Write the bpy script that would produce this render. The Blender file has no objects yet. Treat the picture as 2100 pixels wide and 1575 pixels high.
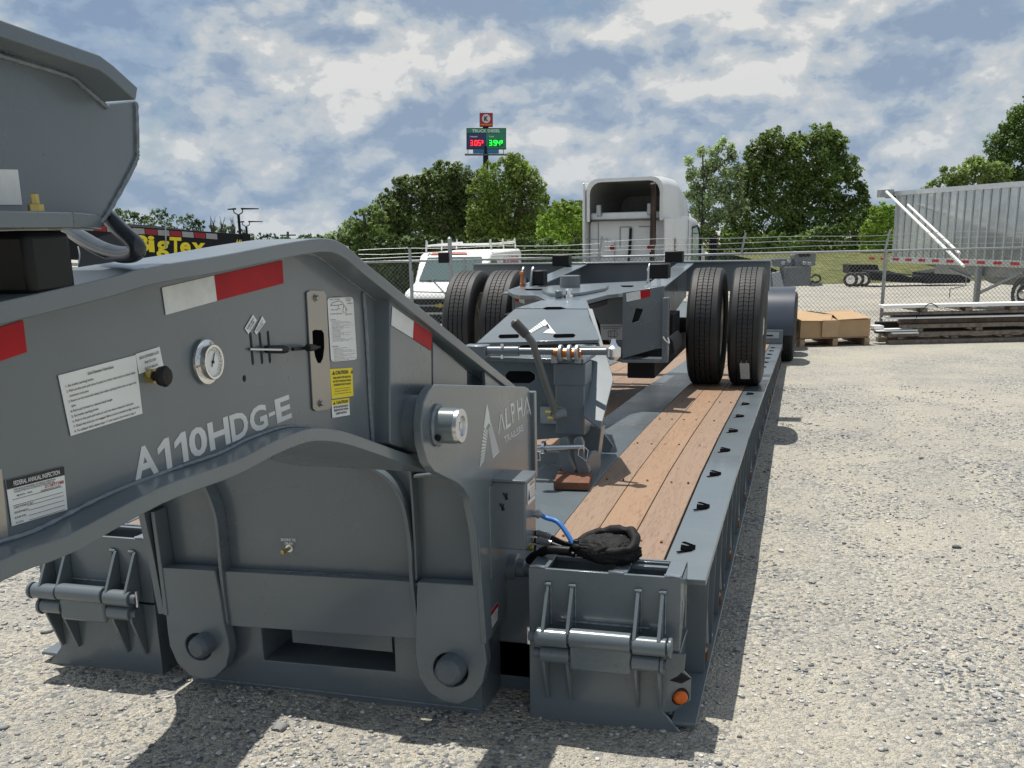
import bpy, bmesh, math, random
import numpy as np
from mathutils import Vector, Matrix
random.seed(7); rng = np.random.default_rng(7)
C = bpy.context.scene.collection
SC = bpy.context.scene
R = math.radians
# ------------------------------------------------------------ camera
F, PX, PY = 2065.0, 1050.0, 1020.0
CAM = Vector((0, 0, 1.65))
def _basis(yaw, pitch, roll):
    y, p, r = R(yaw), R(pitch), R(roll)
    fw = Vector((-math.sin(y)*math.cos(p), math.cos(y)*math.cos(p), -math.sin(p)))
    rt = Vector((math.cos(y), math.sin(y), 0)); up = rt.cross(fw)
    return rt*math.cos(r)-up*math.sin(r), up*math.cos(r)+rt*math.sin(r), fw
RT, UP, FW = _basis(16.3, 14.7, 1.2)
FH = Vector((FW.x, FW.y, 0)).normalized(); RH = Vector((FH.y, -FH.x, 0))
cd = bpy.data.cameras.new("camera"); cam = bpy.data.objects.new("camera", cd); C.objects.link(cam)
M = Matrix((RT, UP, -FW)).transposed().to_4x4(); M.translation = CAM; cam.matrix_world = M
cd.sensor_width = 36; cd.lens = 36*F/2100; cd.shift_y = (PY-787.5)/2100; cd.clip_start = .05; cd.clip_end = 3000
SC.camera = cam
# ------------------------------------------------------------ light, sky, exposure
SUND = Vector((-.24, .20, 1)).normalized()          # direction towards the sun
sl = bpy.data.lights.new("sun", 'SUN'); sl.energy = 5.0; sl.angle = R(.55); sl.color = (1, .955, .88)
so = bpy.data.objects.new("sun", sl); C.objects.link(so); so.rotation_euler = SUND.to_track_quat('Z', 'Y').to_euler()
W = bpy.data.worlds.new("World"); SC.world = W; W.use_nodes = True
nt = W.node_tree; nt.nodes.clear(); N = nt.nodes.new; L = nt.links.new
def nd(t, **k):
    n = N(t)
    for a, v in k.items(): setattr(n, a, v)
    return n
def mth(op, a, b=None, clamp=False):
    n = nd('ShaderNodeMath', operation=op, use_clamp=clamp)
    for i, v in enumerate((a, b)):
        if v is None: continue
        if isinstance(v, (int, float)): n.inputs[i].default_value = v
        else: L(v, n.inputs[i])
    return n.outputs[0]
sky = nd('ShaderNodeTexSky', sky_type='NISHITA', sun_disc=False, sun_elevation=math.asin(SUND.z),
         sun_rotation=math.atan2(SUND.x, SUND.y), air_density=1.0, dust_density=.25, ozone_density=1.5)
tc = nd('ShaderNodeTexCoord'); sep = nd('ShaderNodeSeparateXYZ'); L(tc.outputs['Generated'], sep.inputs[0])
zz = mth('ADD', mth('MAXIMUM', sep.outputs[2], 0.0), .16)
cx = mth('DIVIDE', sep.outputs[0], zz); cy = mth('DIVIDE', sep.outputs[1], zz)
cmb = nd('ShaderNodeCombineXYZ'); L(cx, cmb.inputs[0]); L(cy, cmb.inputs[1])
def wnoise(vec, scale, detail, rough, off, dist=0.0, sc=(1, 1, 1)):
    mp = nd('ShaderNodeMapping'); mp.inputs['Location'].default_value = off; mp.inputs['Scale'].default_value = sc; L(vec, mp.inputs[0])
    n = nd('ShaderNodeTexNoise'); n.inputs['Scale'].default_value = scale; n.inputs['Detail'].default_value = detail
    n.inputs['Roughness'].default_value = rough; n.inputs['Distortion'].default_value = dist; L(mp.outputs[0], n.inputs[0]); return n.outputs[0]
def ramp(v, stops, interp='EASE'):
    n = nd('ShaderNodeValToRGB'); n.color_ramp.interpolation = interp; el = n.color_ramp.elements
    while len(el) < len(stops): el.new(.5)
    for e, (p, c) in zip(el, stops): e.position = p; e.color = c if len(c) == 4 else (*c, 1)
    L(v, n.inputs[0]); return n.outputs[0]
G = tc.outputs['Generated']
def mixc(f, a, b):
    n = nd('ShaderNodeMix', data_type='RGBA')
    for k, v in ((0, f), (6, a), (7, b)):
        if isinstance(v, (int, float)): n.inputs[k].default_value = v
        elif isinstance(v, tuple): n.inputs[k].default_value = (*v, 1)
        else: L(v, n.inputs[k])
    return n.outputs[2]
def relief(scale, off, eps, gain, stretch=1.7, rough=.55, det=8):
    """how much brighter a billow's upper side is than its underside"""
    a = wnoise(G, scale, det, rough, off, .25, (1, 1, stretch))
    b = wnoise(G, scale, det, rough, (off[0]-.24*eps, off[1]+.2*eps, off[2]+eps*stretch), .25, (1, 1, stretch))
    return a, mth('MULTIPLY', mth('SUBTRACT', a, b), gain)
low = ramp(sep.outputs[2], [(0.0, (1, 1, 1)), (.05, (.7, .7, .7)), (.17, (0, 0, 0))], 'LINEAR')
a1, r1 = relief(2.5, (2.9, .35, 1.6), .085, 1.7)
a2, r2 = relief(6.2, (5.2, 1.9, 4.7), .034, 2.6)
a3, r3 = relief(15.0, (1.2, 7.9, 2.7), .014, 2.2, det=6)
dcum = ramp(a1, [(.455, (0, 0, 0)), (.50, (1, 1, 1))])                 # where heaped cloud stands before the sheet
v_ = mth('ADD', mth('ADD', .50, r1), mth('ADD', r2, r3))
v_ = mth('ADD', v_, mth('ADD', mth('MULTIPLY', mth('SUBTRACT', a2, .5), 1.3), mth('MULTIPLY', mth('SUBTRACT', a1, .55), 1.2)), True)
ccum = ramp(v_, [(.06, (.38, .50, .68)), (.34, (.50, .61, .76)), (.55, (.68, .76, .84)), (.76, (.80, .84, .87)), (.97, (1.04, 1.04, 1.02))])
nS = wnoise(G, 2.3, 9, .58, (1.3, 4.4, .2), .5, (1, 1, 2.2))
nS = mth('ADD', nS, mth('ADD', mth('MULTIPLY', r2, .35), mth('MULTIPLY', r3, .4)))
sheetc = ramp(nS, [(.31, (.34, .47, .68)), (.45, (.46, .60, .79)), (.56, (.60, .69, .79)), (.69, (.82, .87, .91))])
sheetd = ramp(wnoise(G, 3.4, 9, .6, (6.1, 2.2, 3.0), .4, (1, 1, 2.0)), [(.36, (.25, .25, .25)), (.50, (1, 1, 1))])
col = mixc(dcum, sheetc, ccum)
col = mixc(mth('MULTIPLY', low, mth('SUBTRACT', .75, mth('MULTIPLY', dcum, .45))), col, (.44, .60, .80))
dens = mth('MAXIMUM', mth('MAXIMUM', mth('MULTIPLY', sheetd, .92), dcum), mth('MULTIPLY', low, .85), True)
b1 = nd('ShaderNodeBackground'); L(sky.outputs[0], b1.inputs[0]); b1.inputs[1].default_value = .07
b2 = nd('ShaderNodeBackground'); L(col, b2.inputs[0]); b2.inputs[1].default_value = .69
ms = nd('ShaderNodeMixShader'); L(dens, ms.inputs[0]); L(b1.outputs[0], ms.inputs[1]); L(b2.outputs[0], ms.inputs[2])
wo = nd('ShaderNodeOutputWorld'); L(ms.outputs[0], wo.inputs[0])
vs = SC.view_settings; vs.view_transform = 'Standard'; vs.look = 'None'; vs.gamma = 1; vs.use_curve_mapping = False; vs.exposure = 0.04
SC.render.engine = 'CYCLES'; SC.cycles.max_bounces = 6

# ------------------------------------------------------------ helpers
def px(x, y, X=None, Y=None, Z=None, d=None):
    """a point of the place on the sight line through photo pixel x,y, at a given world X, Y, Z or distance d ahead"""
    r = FW + RT*((x-PX)/F) - UP*((y-PY)/F)
    if X is not None: t = (X-CAM.x)/r.x
    elif Y is not None: t = (Y-CAM.y)/r.y
    elif Z is not None: t = (Z-CAM.z)/r.z
    else: t = d/(r.dot(FH))
    return CAM + r*t
def pxs(pts, **k): return [px(x, y, **k) for x, y in pts]
def link(o, parent=None):
    C.objects.link(o)
    if parent is not None:
        o.parent = parent
        if parent.type == 'EMPTY': o.matrix_parent_inverse = Matrix.Translation(-Vector(parent.location))
    return o
def mesh_from_bm(name, bm, mat, smooth=None):
    bmesh.ops.remove_doubles(bm, verts=bm.verts, dist=1e-6)
    bmesh.ops.recalc_face_normals(bm, faces=bm.faces)
    me = bpy.data.meshes.new(name); bm.to_mesh(me); bm.free()
    for m in (mat if isinstance(mat, (list, tuple)) else [mat]): me.materials.append(m)
    if smooth: smooth_by(me, smooth)
    return me
def smooth_by(me, ang):
    me.shade_smooth()
    me.set_sharp_from_angle(angle=R(ang))
def obj(name, bm, mat, parent=None, bevel=0, smooth=35):
    me = mesh_from_bm(name, bm, mat, smooth) if isinstance(bm, bmesh.types.BMesh) else bm
    o = bpy.data.objects.new(name, me); link(o, parent)
    if bevel:
        b = o.modifiers.new("bevel", 'BEVEL'); b.width = bevel; b.segments = 2; b.limit_method = 'ANGLE'; b.angle_limit = R(35)
    return o
def thing(name, label, cat, loc=(0, 0, 0), group=None):
    o = bpy.data.objects.new(name, None); o.empty_display_size = .2; C.objects.link(o); o.location = loc
    return tag(o, label, cat, group)
def tag(o, label=None, cat=None, group=None, kind=None):
    if label: o['label'] = label
    if cat: o['category'] = cat
    if group: o['group'] = group
    if kind: o['kind'] = kind
    return o
def B(): return bmesh.new()
def a_prism(bm, pts, vec, holes=()):
    vec = Vector(vec)
    vs_all, edges = [], []
    for lp in [pts]+list(holes):
        v = [bm.verts.new(p) for p in lp]; vs_all += v
        if not holes: f = bm.faces.new(v)
        else: edges += [bm.edges.new((v[i], v[(i+1) % len(v)])) for i in range(len(v))]
    if holes:
        g = bmesh.ops.triangle_fill(bm, use_beauty=True, use_dissolve=False, edges=edges)
        faces = [x for x in g['geom'] if isinstance(x, bmesh.types.BMFace)]
    else: faces = [f]
    ex = bmesh.ops.extrude_face_region(bm, geom=faces)
    bmesh.ops.translate(bm, vec=vec, verts=[x for x in ex['geom'] if isinstance(x, bmesh.types.BMVert)])
    return bm
def prism(pts, vec, holes=()): return a_prism(B(), pts, vec, holes)
def a_box(bm, lo, hi, rot=None, piv=None):
    x0, y0, z0 = lo; x1, y1, z1 = hi
    v = [Vector(p) for p in ((x0,y0,z0),(x1,y0,z0),(x1,y1,z0),(x0,y1,z0),(x0,y0,z1),(x1,y0,z1),(x1,y1,z1),(x0,y1,z1))]
    if rot is not None:
        pv = Vector(piv) if piv is not None else (Vector(lo)+Vector(hi))/2
        v = [rot @ (q-pv)+pv for q in v]
    v = [bm.verts.new(q) for q in v]
    for f in ((3,2,1,0),(4,5,6,7),(0,1,5,4),(1,2,6,5),(2,3,7,6),(3,0,4,7)): bm.faces.new([v[i] for i in f])
    return bm
def box(lo, hi, **k): return a_box(B(), lo, hi, **k)
def beam(bm, p, q, w, h, up=(0, 0, 1)):
    p, q = Vector(p), Vector(q); d = (q-p).normalized(); u = Vector(up)
    s = d.cross(u)
    if s.length < 1e-4: s = d.cross(Vector((1, 0, 0)))
    s.normalize(); u = s.cross(d)
    v = [bm.verts.new(o + s*(w/2*a) + u*(h/2*b)) for o in (p, q) for a, b in ((-1,-1),(1,-1),(1,1),(-1,1))]
    for f in ((3,2,1,0),(4,5,6,7),(0,1,5,4),(1,2,6,5),(2,3,7,6),(3,0,4,7)): bm.faces.new([v[i] for i in f])
    return bm
def a_tube(bm, path, r, seg=10, cap=True, rs=None):
    path = [Vector(p) for p in path]; rings = []; n = len(path); prev = None
    for i, p in enumerate(path):
        t = (path[min(i+1, n-1)]-path[max(i-1, 0)]).normalized()
        if prev is None:
            a = t.cross(Vector((0, 0, 1)));  a = a if a.length > .1 else t.cross(Vector((1, 0, 0)))
        else: a = prev - t*prev.dot(t)
        a.normalize(); prev = a; b = t.cross(a); rr = rs[i] if rs else r
        rings.append([bm.verts.new(p+(a*math.cos(k*2*math.pi/seg)+b*math.sin(k*2*math.pi/seg))*rr) for k in range(seg)])
    for q, s in zip(rings, rings[1:]):
        for k in range(seg): bm.faces.new((q[k], q[(k+1) % seg], s[(k+1) % seg], s[k]))
    if cap and seg > 2: bm.faces.new(rings[0][::-1]); bm.faces.new(rings[-1])
    return bm
def tube(path, r, **k): return a_tube(B(), path, r, **k)
def curvepts(pts, n=6):
    pts = [Vector(p) for p in pts]; out = []
    for i in range(len(pts)-1):
        p0, p1, p2, p3 = pts[max(i-1, 0)], pts[i], pts[i+1], pts[min(i+2, len(pts)-1)]
        for k in range(n):
            t = k/n; out.append(.5*((2*p1)+(-p0+p2)*t+(2*p0-5*p1+4*p2-p3)*t*t+(-p0+3*p1-3*p2+p3)*t**3))
    return out+[pts[-1]]
def cyl(bm, p, q, r, seg=24, r2=None): return a_tube(bm, [p, q], r, seg=seg, rs=[r, r if r2 is None else r2])
def a_lathe(bm, prof, c, axis, seg=32):
    c = Vector(c); ax = Vector(axis).normalized(); a = ax.cross(Vector((0, 0, 1))); a = a if a.length > .1 else ax.cross(Vector((1, 0, 0)))
    a.normalize(); b = ax.cross(a)
    rings = [[bm.verts.new(c+ax*h+(a*math.cos(k*2*math.pi/seg)+b*math.sin(k*2*math.pi/seg))*max(r, 1e-4)) for k in range(seg)] for h, r in prof]
    for q, s in zip(rings, rings[1:]):
        for k in range(seg): bm.faces.new((q[k], q[(k+1) % seg], s[(k+1) % seg], s[k]))
    bm.faces.new(rings[0][::-1]); bm.faces.new(rings[-1]); return bm
def circ(c, r, u, v, n=28, r2=None):
    c, u, v = Vector(c), Vector(u), Vector(v); r2 = r2 or r
    return [c+u*(r*math.cos(2*math.pi*k/n))+v*(r2*math.sin(2*math.pi*k/n)) for k in range(n)]
def quad(p, n, off=.0015, th=.0008):
    n = Vector(n).normalized(); return prism([Vector(q)+n*off for q in p], n*th)
_tc = {}
def text_mesh(s, bold=0.0, spacing=1.0, shear=0.0):
    k = (s, bold, spacing, shear)
    if k in _tc: return _tc[k]
    c = bpy.data.curves.new("t", 'FONT'); c.body = s; c.size = 1; c.offset = bold; c.space_character = spacing; c.shear = shear
    c.resolution_u = 3; c.fill_mode = 'FRONT'
    o = bpy.data.objects.new("t", c); C.objects.link(o); dg = bpy.context.evaluated_depsgraph_get()
    me = bpy.data.meshes.new_from_object(o.evaluated_get(dg)); bpy.data.objects.remove(o)
    v = np.array([tuple(q.co) for q in me.vertices]); f = [tuple(p.vertices) for p in me.polygons]
    _tc[k] = (v, f); return v, f
def a_text(V, Fc, s, BL, BR, TL, n, off=.0034, bold=.01, spacing=1.0, shear=0.0):
    v, f = text_mesh(s, bold, spacing, shear)
    lo, hi = v.min(0), v.max(0); BL, BR, TL, n = (Vector(q) for q in (BL, BR, TL, n)); n = n.normalized()
    base = len(V)
    for q in v:
        a = (q[0]-lo[0])/(hi[0]-lo[0]); b = (q[1]-lo[1])/max(hi[1]-lo[1], 1e-6)
        V.append(tuple(BL+(BR-BL)*a+(TL-BL)*b+n*off))
    for p in f: Fc.append(tuple(base+i for i in p))
def text_obj(name, items, n, mat, parent, **k):
    V, Fc = [], []
    for it in items:
        kk = dict(k); kk.update(it[4] if len(it) > 4 else {}); a_text(V, Fc, it[0], it[1], it[2], it[3], n, **kk)
    me = bpy.data.meshes.new(name); me.from_pydata(V, [], Fc); me.materials.append(mat); me.update()
    o = bpy.data.objects.new(name, me); link(o, parent); return o
def bilerp(q, a, b): return q[0]*(1-a)*(1-b)+q[1]*a*(1-b)+q[2]*a*b+q[3]*(1-a)*b
def text_in_quad(q, s, a0, b0, a1, b1):
    """text item filling the sub-rectangle a0..a1 (across), b0..b1 (up) of the quad q = BL,BR,TR,TL"""
    return (s, bilerp(q, a0, b0), bilerp(q, a1, b0), bilerp(q, a0, b1))
# ------------------------------------------------------------ materials
_m = {}
def mat(name, col=(.5, .5, .5), rough=.5, metal=0.0, spec=.5, var=0.0, vscale=8, bump=0.0, bscale=60, coat=0.0, emit=None, dirt=0.0, rvar=0.0, obj_coords=True, island=0.0, transl=0.0):
    if name in _m: return _m[name]
    m = bpy.data.materials.new(name); m.use_nodes = True; t = m.node_tree; p = t.nodes['Principled BSDF']
    p.inputs['Base Color'].default_value = (*col, 1); p.inputs['Roughness'].default_value = rough; p.inputs['Metallic'].default_value = metal
    p.inputs['Specular IOR Level'].default_value = spec; p.inputs['Coat Weight'].default_value = coat; p.inputs['Coat Roughness'].default_value = .12
    n, l = t.nodes.new, t.links.new; tcn = n('ShaderNodeTexCoord')
    def noise(sc, det=5, ro=.55):
        x = n('ShaderNodeTexNoise'); x.inputs['Scale'].default_value = sc; x.inputs['Detail'].default_value = det; x.inputs['Roughness'].default_value = ro
        l(tcn.outputs['Object'], x.inputs[0]); return x.outputs[0]
    cur = None
    def mixc(fac, a, b, mode='MIX'):
        x = n('ShaderNodeMix'); x.data_type = 'RGBA'; x.blend_type = mode
        for s, v in ((0, fac), (6, a), (7, b)):
            if hasattr(v, 'links') or hasattr(v, 'is_linked'): l(v, x.inputs[s])
            elif isinstance(v, (int, float)): x.inputs[s].default_value = v
            else: x.inputs[s].default_value = (*v, 1)
        return x.outputs[2]
    def rmp(v, a, b, c0=0.0, c1=1.0):
        x = n('ShaderNodeMapRange'); x.inputs[1].default_value = a; x.inputs[2].default_value = b; x.inputs[3].default_value = c0; x.inputs[4].default_value = c1; l(v, x.inputs[0]); return x.outputs[0]
    if var:
        cur = mixc(rmp(noise(vscale, 6), .3, .7), tuple(c*(1-var) for c in col), tuple(min(c*(1+var), 1) for c in col))
    if island:
        g = n('ShaderNodeNewGeometry'); f = rmp(g.outputs['Random Per Island'], 0, 1, 1-island, 1+island)
        hsv = n('ShaderNodeHueSaturation'); l(f, hsv.inputs['Value'])
        if cur is not None: l(cur, hsv.inputs['Color'])
        else: hsv.inputs['Color'].default_value = (*col, 1)
        cur = hsv.outputs[0]
    if name == 'grey_enamel':
        mpx = n('ShaderNodeMapping'); mpx.inputs['Scale'].default_value = (3.0, 3.0, 14.0); mpx.inputs['Rotation'].default_value = (.5, .3, .2); l(tcn.outputs['Object'], mpx.inputs[0])
        sx = n('ShaderNodeTexNoise'); sx.inputs['Scale'].default_value = 3.2; sx.inputs['Detail'].default_value = 10; sx.inputs['Roughness'].default_value = .72; l(mpx.outputs[0], sx.inputs[0])
        cur = mixc(rmp(sx.outputs[0], .63, .72, 0, .30), cur, tuple(c*1.9 for c in col))
        cur = mixc(rmp(noise(34, 4, .6), .735, .75, 0, .75), cur, (.02, .02, .022))
        cur = mixc(rmp(noise(1.1, 6, .6), .40, .62, 0, .22), cur, tuple(c*.72 for c in col))
    if dirt:
        cur = mixc(rmp(noise(2.3, 9, .7), .52, .75, 0, dirt), cur if cur is not None else col, (.30, .26, .20))
    if cur is not None: l(cur, p.inputs['Base Color'])
    if rvar: l(rmp(noise(vscale*.7, 6), .3, .7, rough-rvar, rough+rvar), p.inputs['Roughness'])
    if bump:
        b = n('ShaderNodeBump'); b.inputs['Strength'].default_value = bump; b.inputs['Distance'].default_value = .002; l(noise(bscale, 3), b.inputs['Height']); l(b.outputs[0], p.inputs['Normal'])
    if emit: p.inputs['Emission Color'].default_value = (*emit[0], 1); p.inputs['Emission Strength'].default_value = emit[1]
    if transl:
        o = t.nodes['Material Output']; tr = n('ShaderNodeBsdfTranslucent'); mxs = n('ShaderNodeMixShader'); mxs.inputs[0].default_value = transl
        if cur is not None: l(cur, tr.inputs[0])
        else: tr.inputs[0].default_value = (*col, 1)
        l(p.outputs[0], mxs.inputs[1]); l(tr.outputs[0], mxs.inputs[2]); l(mxs.outputs[0], o.inputs[0])
    _m[name] = m; return m
grey = mat('grey_enamel', (.126, .154, .172), .31, spec=.5, coat=.4, var=.08, vscale=2.5, bump=.08, bscale=420, rvar=.09, dirt=.16)
grey2 = mat('grey_enamel_weld', (.17, .20, .222), .42, var=.25, vscale=60, bump=.9, bscale=110)
black = mat('black_rubber_box', (.006, .006, .007), .45, spec=.3, var=.2, bump=.1)
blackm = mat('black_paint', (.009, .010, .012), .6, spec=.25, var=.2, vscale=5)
hole_m = mat('dark_opening', (.004, .004, .005), 1.0, spec=0.0)
rubber = mat('tyre_rubber', (.021, .021, .0215), .62, var=.25, vscale=7, bump=.25, bscale=200, dirt=.05)
steel = mat('stainless_steel', (.36, .35, .335), .30, metal=1, var=.08, vscale=3, bump=.1, bscale=300)
chrome = mat('chrome', (.75, .75, .74), .12, metal=1)
zinc = mat('zinc_plate', (.62, .64, .66), .28, metal=1, var=.1)
brass = mat('yellow_zinc', (.50, .40, .14), .38, metal=.8, var=.2, vscale=40)
white = mat('white_sticker', (.74, .76, .74), .45, var=.04)
redtape = mat('red_reflective', (.38, .008, .014), .55, spec=.25, var=.12, vscale=12)
whitetape = mat('white_reflective', (.66, .68, .66), .4, var=.09, vscale=30)
yellow = mat('yellow_sticker', (.80, .66, .01), .45)
ink = mat('black_ink', (.02, .02, .022), .6)
silver = mat('silver_lettering', (.66, .69, .68), .5, var=.04)
whitelet = mat('white_lettering', (.78, .80, .80), .45)
glassd = mat('dark_glass', (.02, .025, .025), .06, spec=.8)
orange = mat('amber_lens', (.62, .12, .008), .22, emit=None, bump=.5, bscale=120)
alu = mat('aluminium', (.68, .69, .70), .30, metal=.9, var=.08, vscale=6)
galv = mat('galvanised', (.36, .38, .39), .5, metal=.7, var=.15, vscale=20)
blue_hose = mat('blue_hose', (.03, .16, .48), .45, var=.1)
blackcloth = mat('black_nylon', (.006, .006, .007), .7, spec=.3, var=.3, vscale=30, bump=.6, bscale=180)
copper = mat('bronze_bush', (.50, .16, .05), .4, metal=.6, var=.25, vscale=50)
rust = mat('rusty_steel', (.16, .075, .035), .8, var=.5, vscale=30, bump=.5)
card = mat('cardboard', (.42, .28, .155), .8, var=.08, vscale=5, bump=.1)
whitep = mat('white_truck_paint', (.66, .67, .66), .3, coat=.3, var=.04, vscale=2, dirt=.12)
whites = mat('white_steel', (.80, .80, .78), .5, var=.05)
oldwood = mat('weathered_timber', (.16, .135, .11), .85, var=.35, vscale=14, bump=.6, island=.25)
palletw = mat('pallet_wood', (.34, .24, .15), .8, var=.3, vscale=18, bump=.4, island=.2)
def wood_mat():
    m = bpy.data.materials.new('apitong_board'); m.use_nodes = True; t = m.node_tree; p = t.nodes['Principled BSDF']; n, l = t.nodes.new, t.links.new
    tcn = n('ShaderNodeTexCoord'); oi = n('ShaderNodeObjectInfo'); mp = n('ShaderNodeMapping'); mp.inputs['Scale'].default_value = (14, 1.1, 14); l(tcn.outputs['Object'], mp.inputs[0])
    add = n('ShaderNodeVectorMath'); add.operation = 'ADD'; cb = n('ShaderNodeCombineXYZ'); mu = n('ShaderNodeMath'); mu.operation = 'MULTIPLY'; mu.inputs[1].default_value = 40
    l(oi.outputs['Random'], mu.inputs[0]); l(mu.outputs[0], cb.inputs[0]); l(mu.outputs[0], cb.inputs[1]); l(mp.outputs[0], add.inputs[0]); l(cb.outputs[0], add.inputs[1])
    n1 = n('ShaderNodeTexNoise'); n1.inputs['Scale'].default_value = 1.0; n1.inputs['Detail'].default_value = 6; n1.inputs['Distortion'].default_value = 1.6; l(add.outputs[0], n1.inputs[0])
    wv = n('ShaderNodeMath'); wv.operation = 'MULTIPLY'; wv.inputs[1].default_value = 34; l(n1.outputs[0], wv.inputs[0]); sn = n('ShaderNodeMath'); sn.operation = 'SINE'; l(wv.outputs[0], sn.inputs[0])
    mp2 = n('ShaderNodeMapping'); mp2.inputs['Scale'].default_value = (260, 16, 60); l(tcn.outputs['Object'], mp2.inputs[0])
    n2 = n('ShaderNodeTexNoise'); n2.inputs['Scale'].default_value = 1; n2.inputs['Detail'].default_value = 4; l(mp2.outputs[0], n2.inputs[0])
    a = n('ShaderNodeMath'); a.operation = 'MULTIPLY_ADD'; a.inputs[1].default_value = .10; a.inputs[2].default_value = .5; l(sn.outputs[0], a.inputs[0])
    b = n('ShaderNodeMath'); b.operation = 'MULTIPLY_ADD'; b.inputs[1].default_value = 1.1; l(n2.outputs[0], b.inputs[0]); l(a.outputs[0], b.inputs[2])
    cr = n('ShaderNodeValToRGB'); e = cr.color_ramp.elements; e[0].position = .75; e[0].color = (.175, .112, .070, 1); e[1].position = 1.0; e[1].color = (.275, .172, .104, 1)
    x = e.new(1.28/1.3*.93); x.color = (.225, .132, .076, 1); l(b.outputs[0], cr.inputs[0])
    hs = n('ShaderNodeHueSaturation'); mr = n('ShaderNodeMapRange'); mr.inputs[3].default_value = .86; mr.inputs[4].default_value = 1.10; l(oi.outputs['Random'], mr.inputs[0]); l(mr.outputs[0], hs.inputs['Value']); l(cr.outputs[0], hs.inputs['Color'])
    ms2 = n('ShaderNodeMapRange'); ms2.inputs[3].default_value = .72; ms2.inputs[4].default_value = 1.0; l(oi.outputs['Random'], ms2.inputs[0]); l(ms2.outputs[0], hs.inputs['Saturation'])
    l(hs.outputs[0], p.inputs['Base Color']); p.inputs['Roughness'].default_value = .62
    bp = n('ShaderNodeBump'); bp.inputs['Strength'].default_value = .5; bp.inputs['Distance'].default_value = .002; l(n2.outputs[0], bp.inputs['Height']); l(bp.outputs[0], p.inputs['Normal']); return m
wood = wood_mat()
def gravel_mat():
    m = bpy.data.materials.new('gravel'); m.use_nodes = True; t = m.node_tree; p = t.nodes['Principled BSDF']; n, l = t.nodes.new, t.links.new
    g = n('ShaderNodeNewGeometry')
    def vor(s, out='Color'):
        v = n('ShaderNodeTexVoronoi'); v.inputs['Scale'].default_value = s; l(g.outputs['Position'], v.inputs[0]); return v
    def noi(s, d=6, r=.6):
        v = n('ShaderNodeTexNoise'); v.inputs['Scale'].default_value = s; v.inputs['Detail'].default_value = d; v.inputs['Roughness'].default_value = r; l(g.outputs['Position'], v.inputs[0]); return v.outputs[0]
    def rp(v, st):
        r = n('ShaderNodeValToRGB'); el = r.color_ramp.elements
        while len(el) < len(st): el.new(.5)
        for e, (q, c) in zip(el, st): e.position = q; e.color = (*c, 1)
        l(v, r.inputs[0]); return r.outputs[0]
    def mix(f, a, b, mode='MIX'):
        x = n('ShaderNodeMix'); x.data_type = 'RGBA'; x.blend_type = mode
        for s, v in ((0, f), (6, a), (7, b)):
            if isinstance(v, (int, float)): x.inputs[s].default_value = v
            elif isinstance(v, tuple): x.inputs[s].default_value = (*v, 1)
            else: l(v, x.inputs[s])
        return x.outputs[2]
    v1 = vor(62); s1 = n('ShaderNodeSeparateColor'); l(v1.outputs['Color'], s1.inputs[0])
    stone = rp(s1.outputs[0], [(0, (.11, .12, .13)), (.4, (.25, .26, .265)), (.75, (.42, .40, .355)), (1, (.60, .575, .51))])
    v2 = vor(150); s2 = n('ShaderNodeSeparateColor'); l(v2.outputs['Color'], s2.inputs[0])
    fine = rp(s2.outputs[0], [(0, (.29, .265, .22)), (.5, (.475, .44, .36)), (1, (.60, .56, .47))])
    patch = rp(noi(1.6, 8, .68), [(.40, (0, 0, 0)), (.60, (1, 1, 1))])
    pt = n('ShaderNodeMath'); pt.operation = 'LESS_THAN'; l(s1.outputs[1], pt.inputs[0])
    ma = n('ShaderNodeMapRange'); ma.inputs[3].default_value = .30; ma.inputs[4].default_value = .85; l(patch, ma.inputs[0]); l(ma.outputs[0], pt.inputs[1])
    col = mix(pt.outputs[0], fine, stone)
    mpn = n('ShaderNodeMapping'); mpn.inputs['Scale'].default_value = (2.2, .22, 1); l(g.outputs['Position'], mpn.inputs[0])
    trk = n('ShaderNodeTexNoise'); trk.inputs['Scale'].default_value = 1.1; trk.inputs['Detail'].default_value = 7; l(mpn.outputs[0], trk.inputs[0])
    col = mix(rp(trk.outputs[0], [(.42, (0, 0, 0)), (.66, (.55, .55, .55))]), col, (.36, .345, .31))
    col = mix(rp(noi(.5, 6), [(.42, (0, 0, 0)), (.62, (.62, .62, .62))]), col, (.52, .48, .395))
    l(col, p.inputs['Base Color']); p.inputs['Roughness'].default_value = .9; p.inputs['Specular IOR Level'].default_value = .25
    h = n('ShaderNodeMath'); h.operation = 'MULTIPLY_ADD'; h.inputs[1].default_value = .6; l(v2.outputs['Distance'], h.inputs[0]); l(v1.outputs['Distance'], h.inputs[2])
    bp = n('ShaderNodeBump'); bp.invert = True; bp.inputs['Strength'].default_value = 1.0; bp.inputs['Distance'].default_value = .012; l(h.outputs[0], bp.inputs['Height']); l(bp.outputs[0], p.inputs['Normal']); return m
gravel = gravel_mat()
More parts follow.
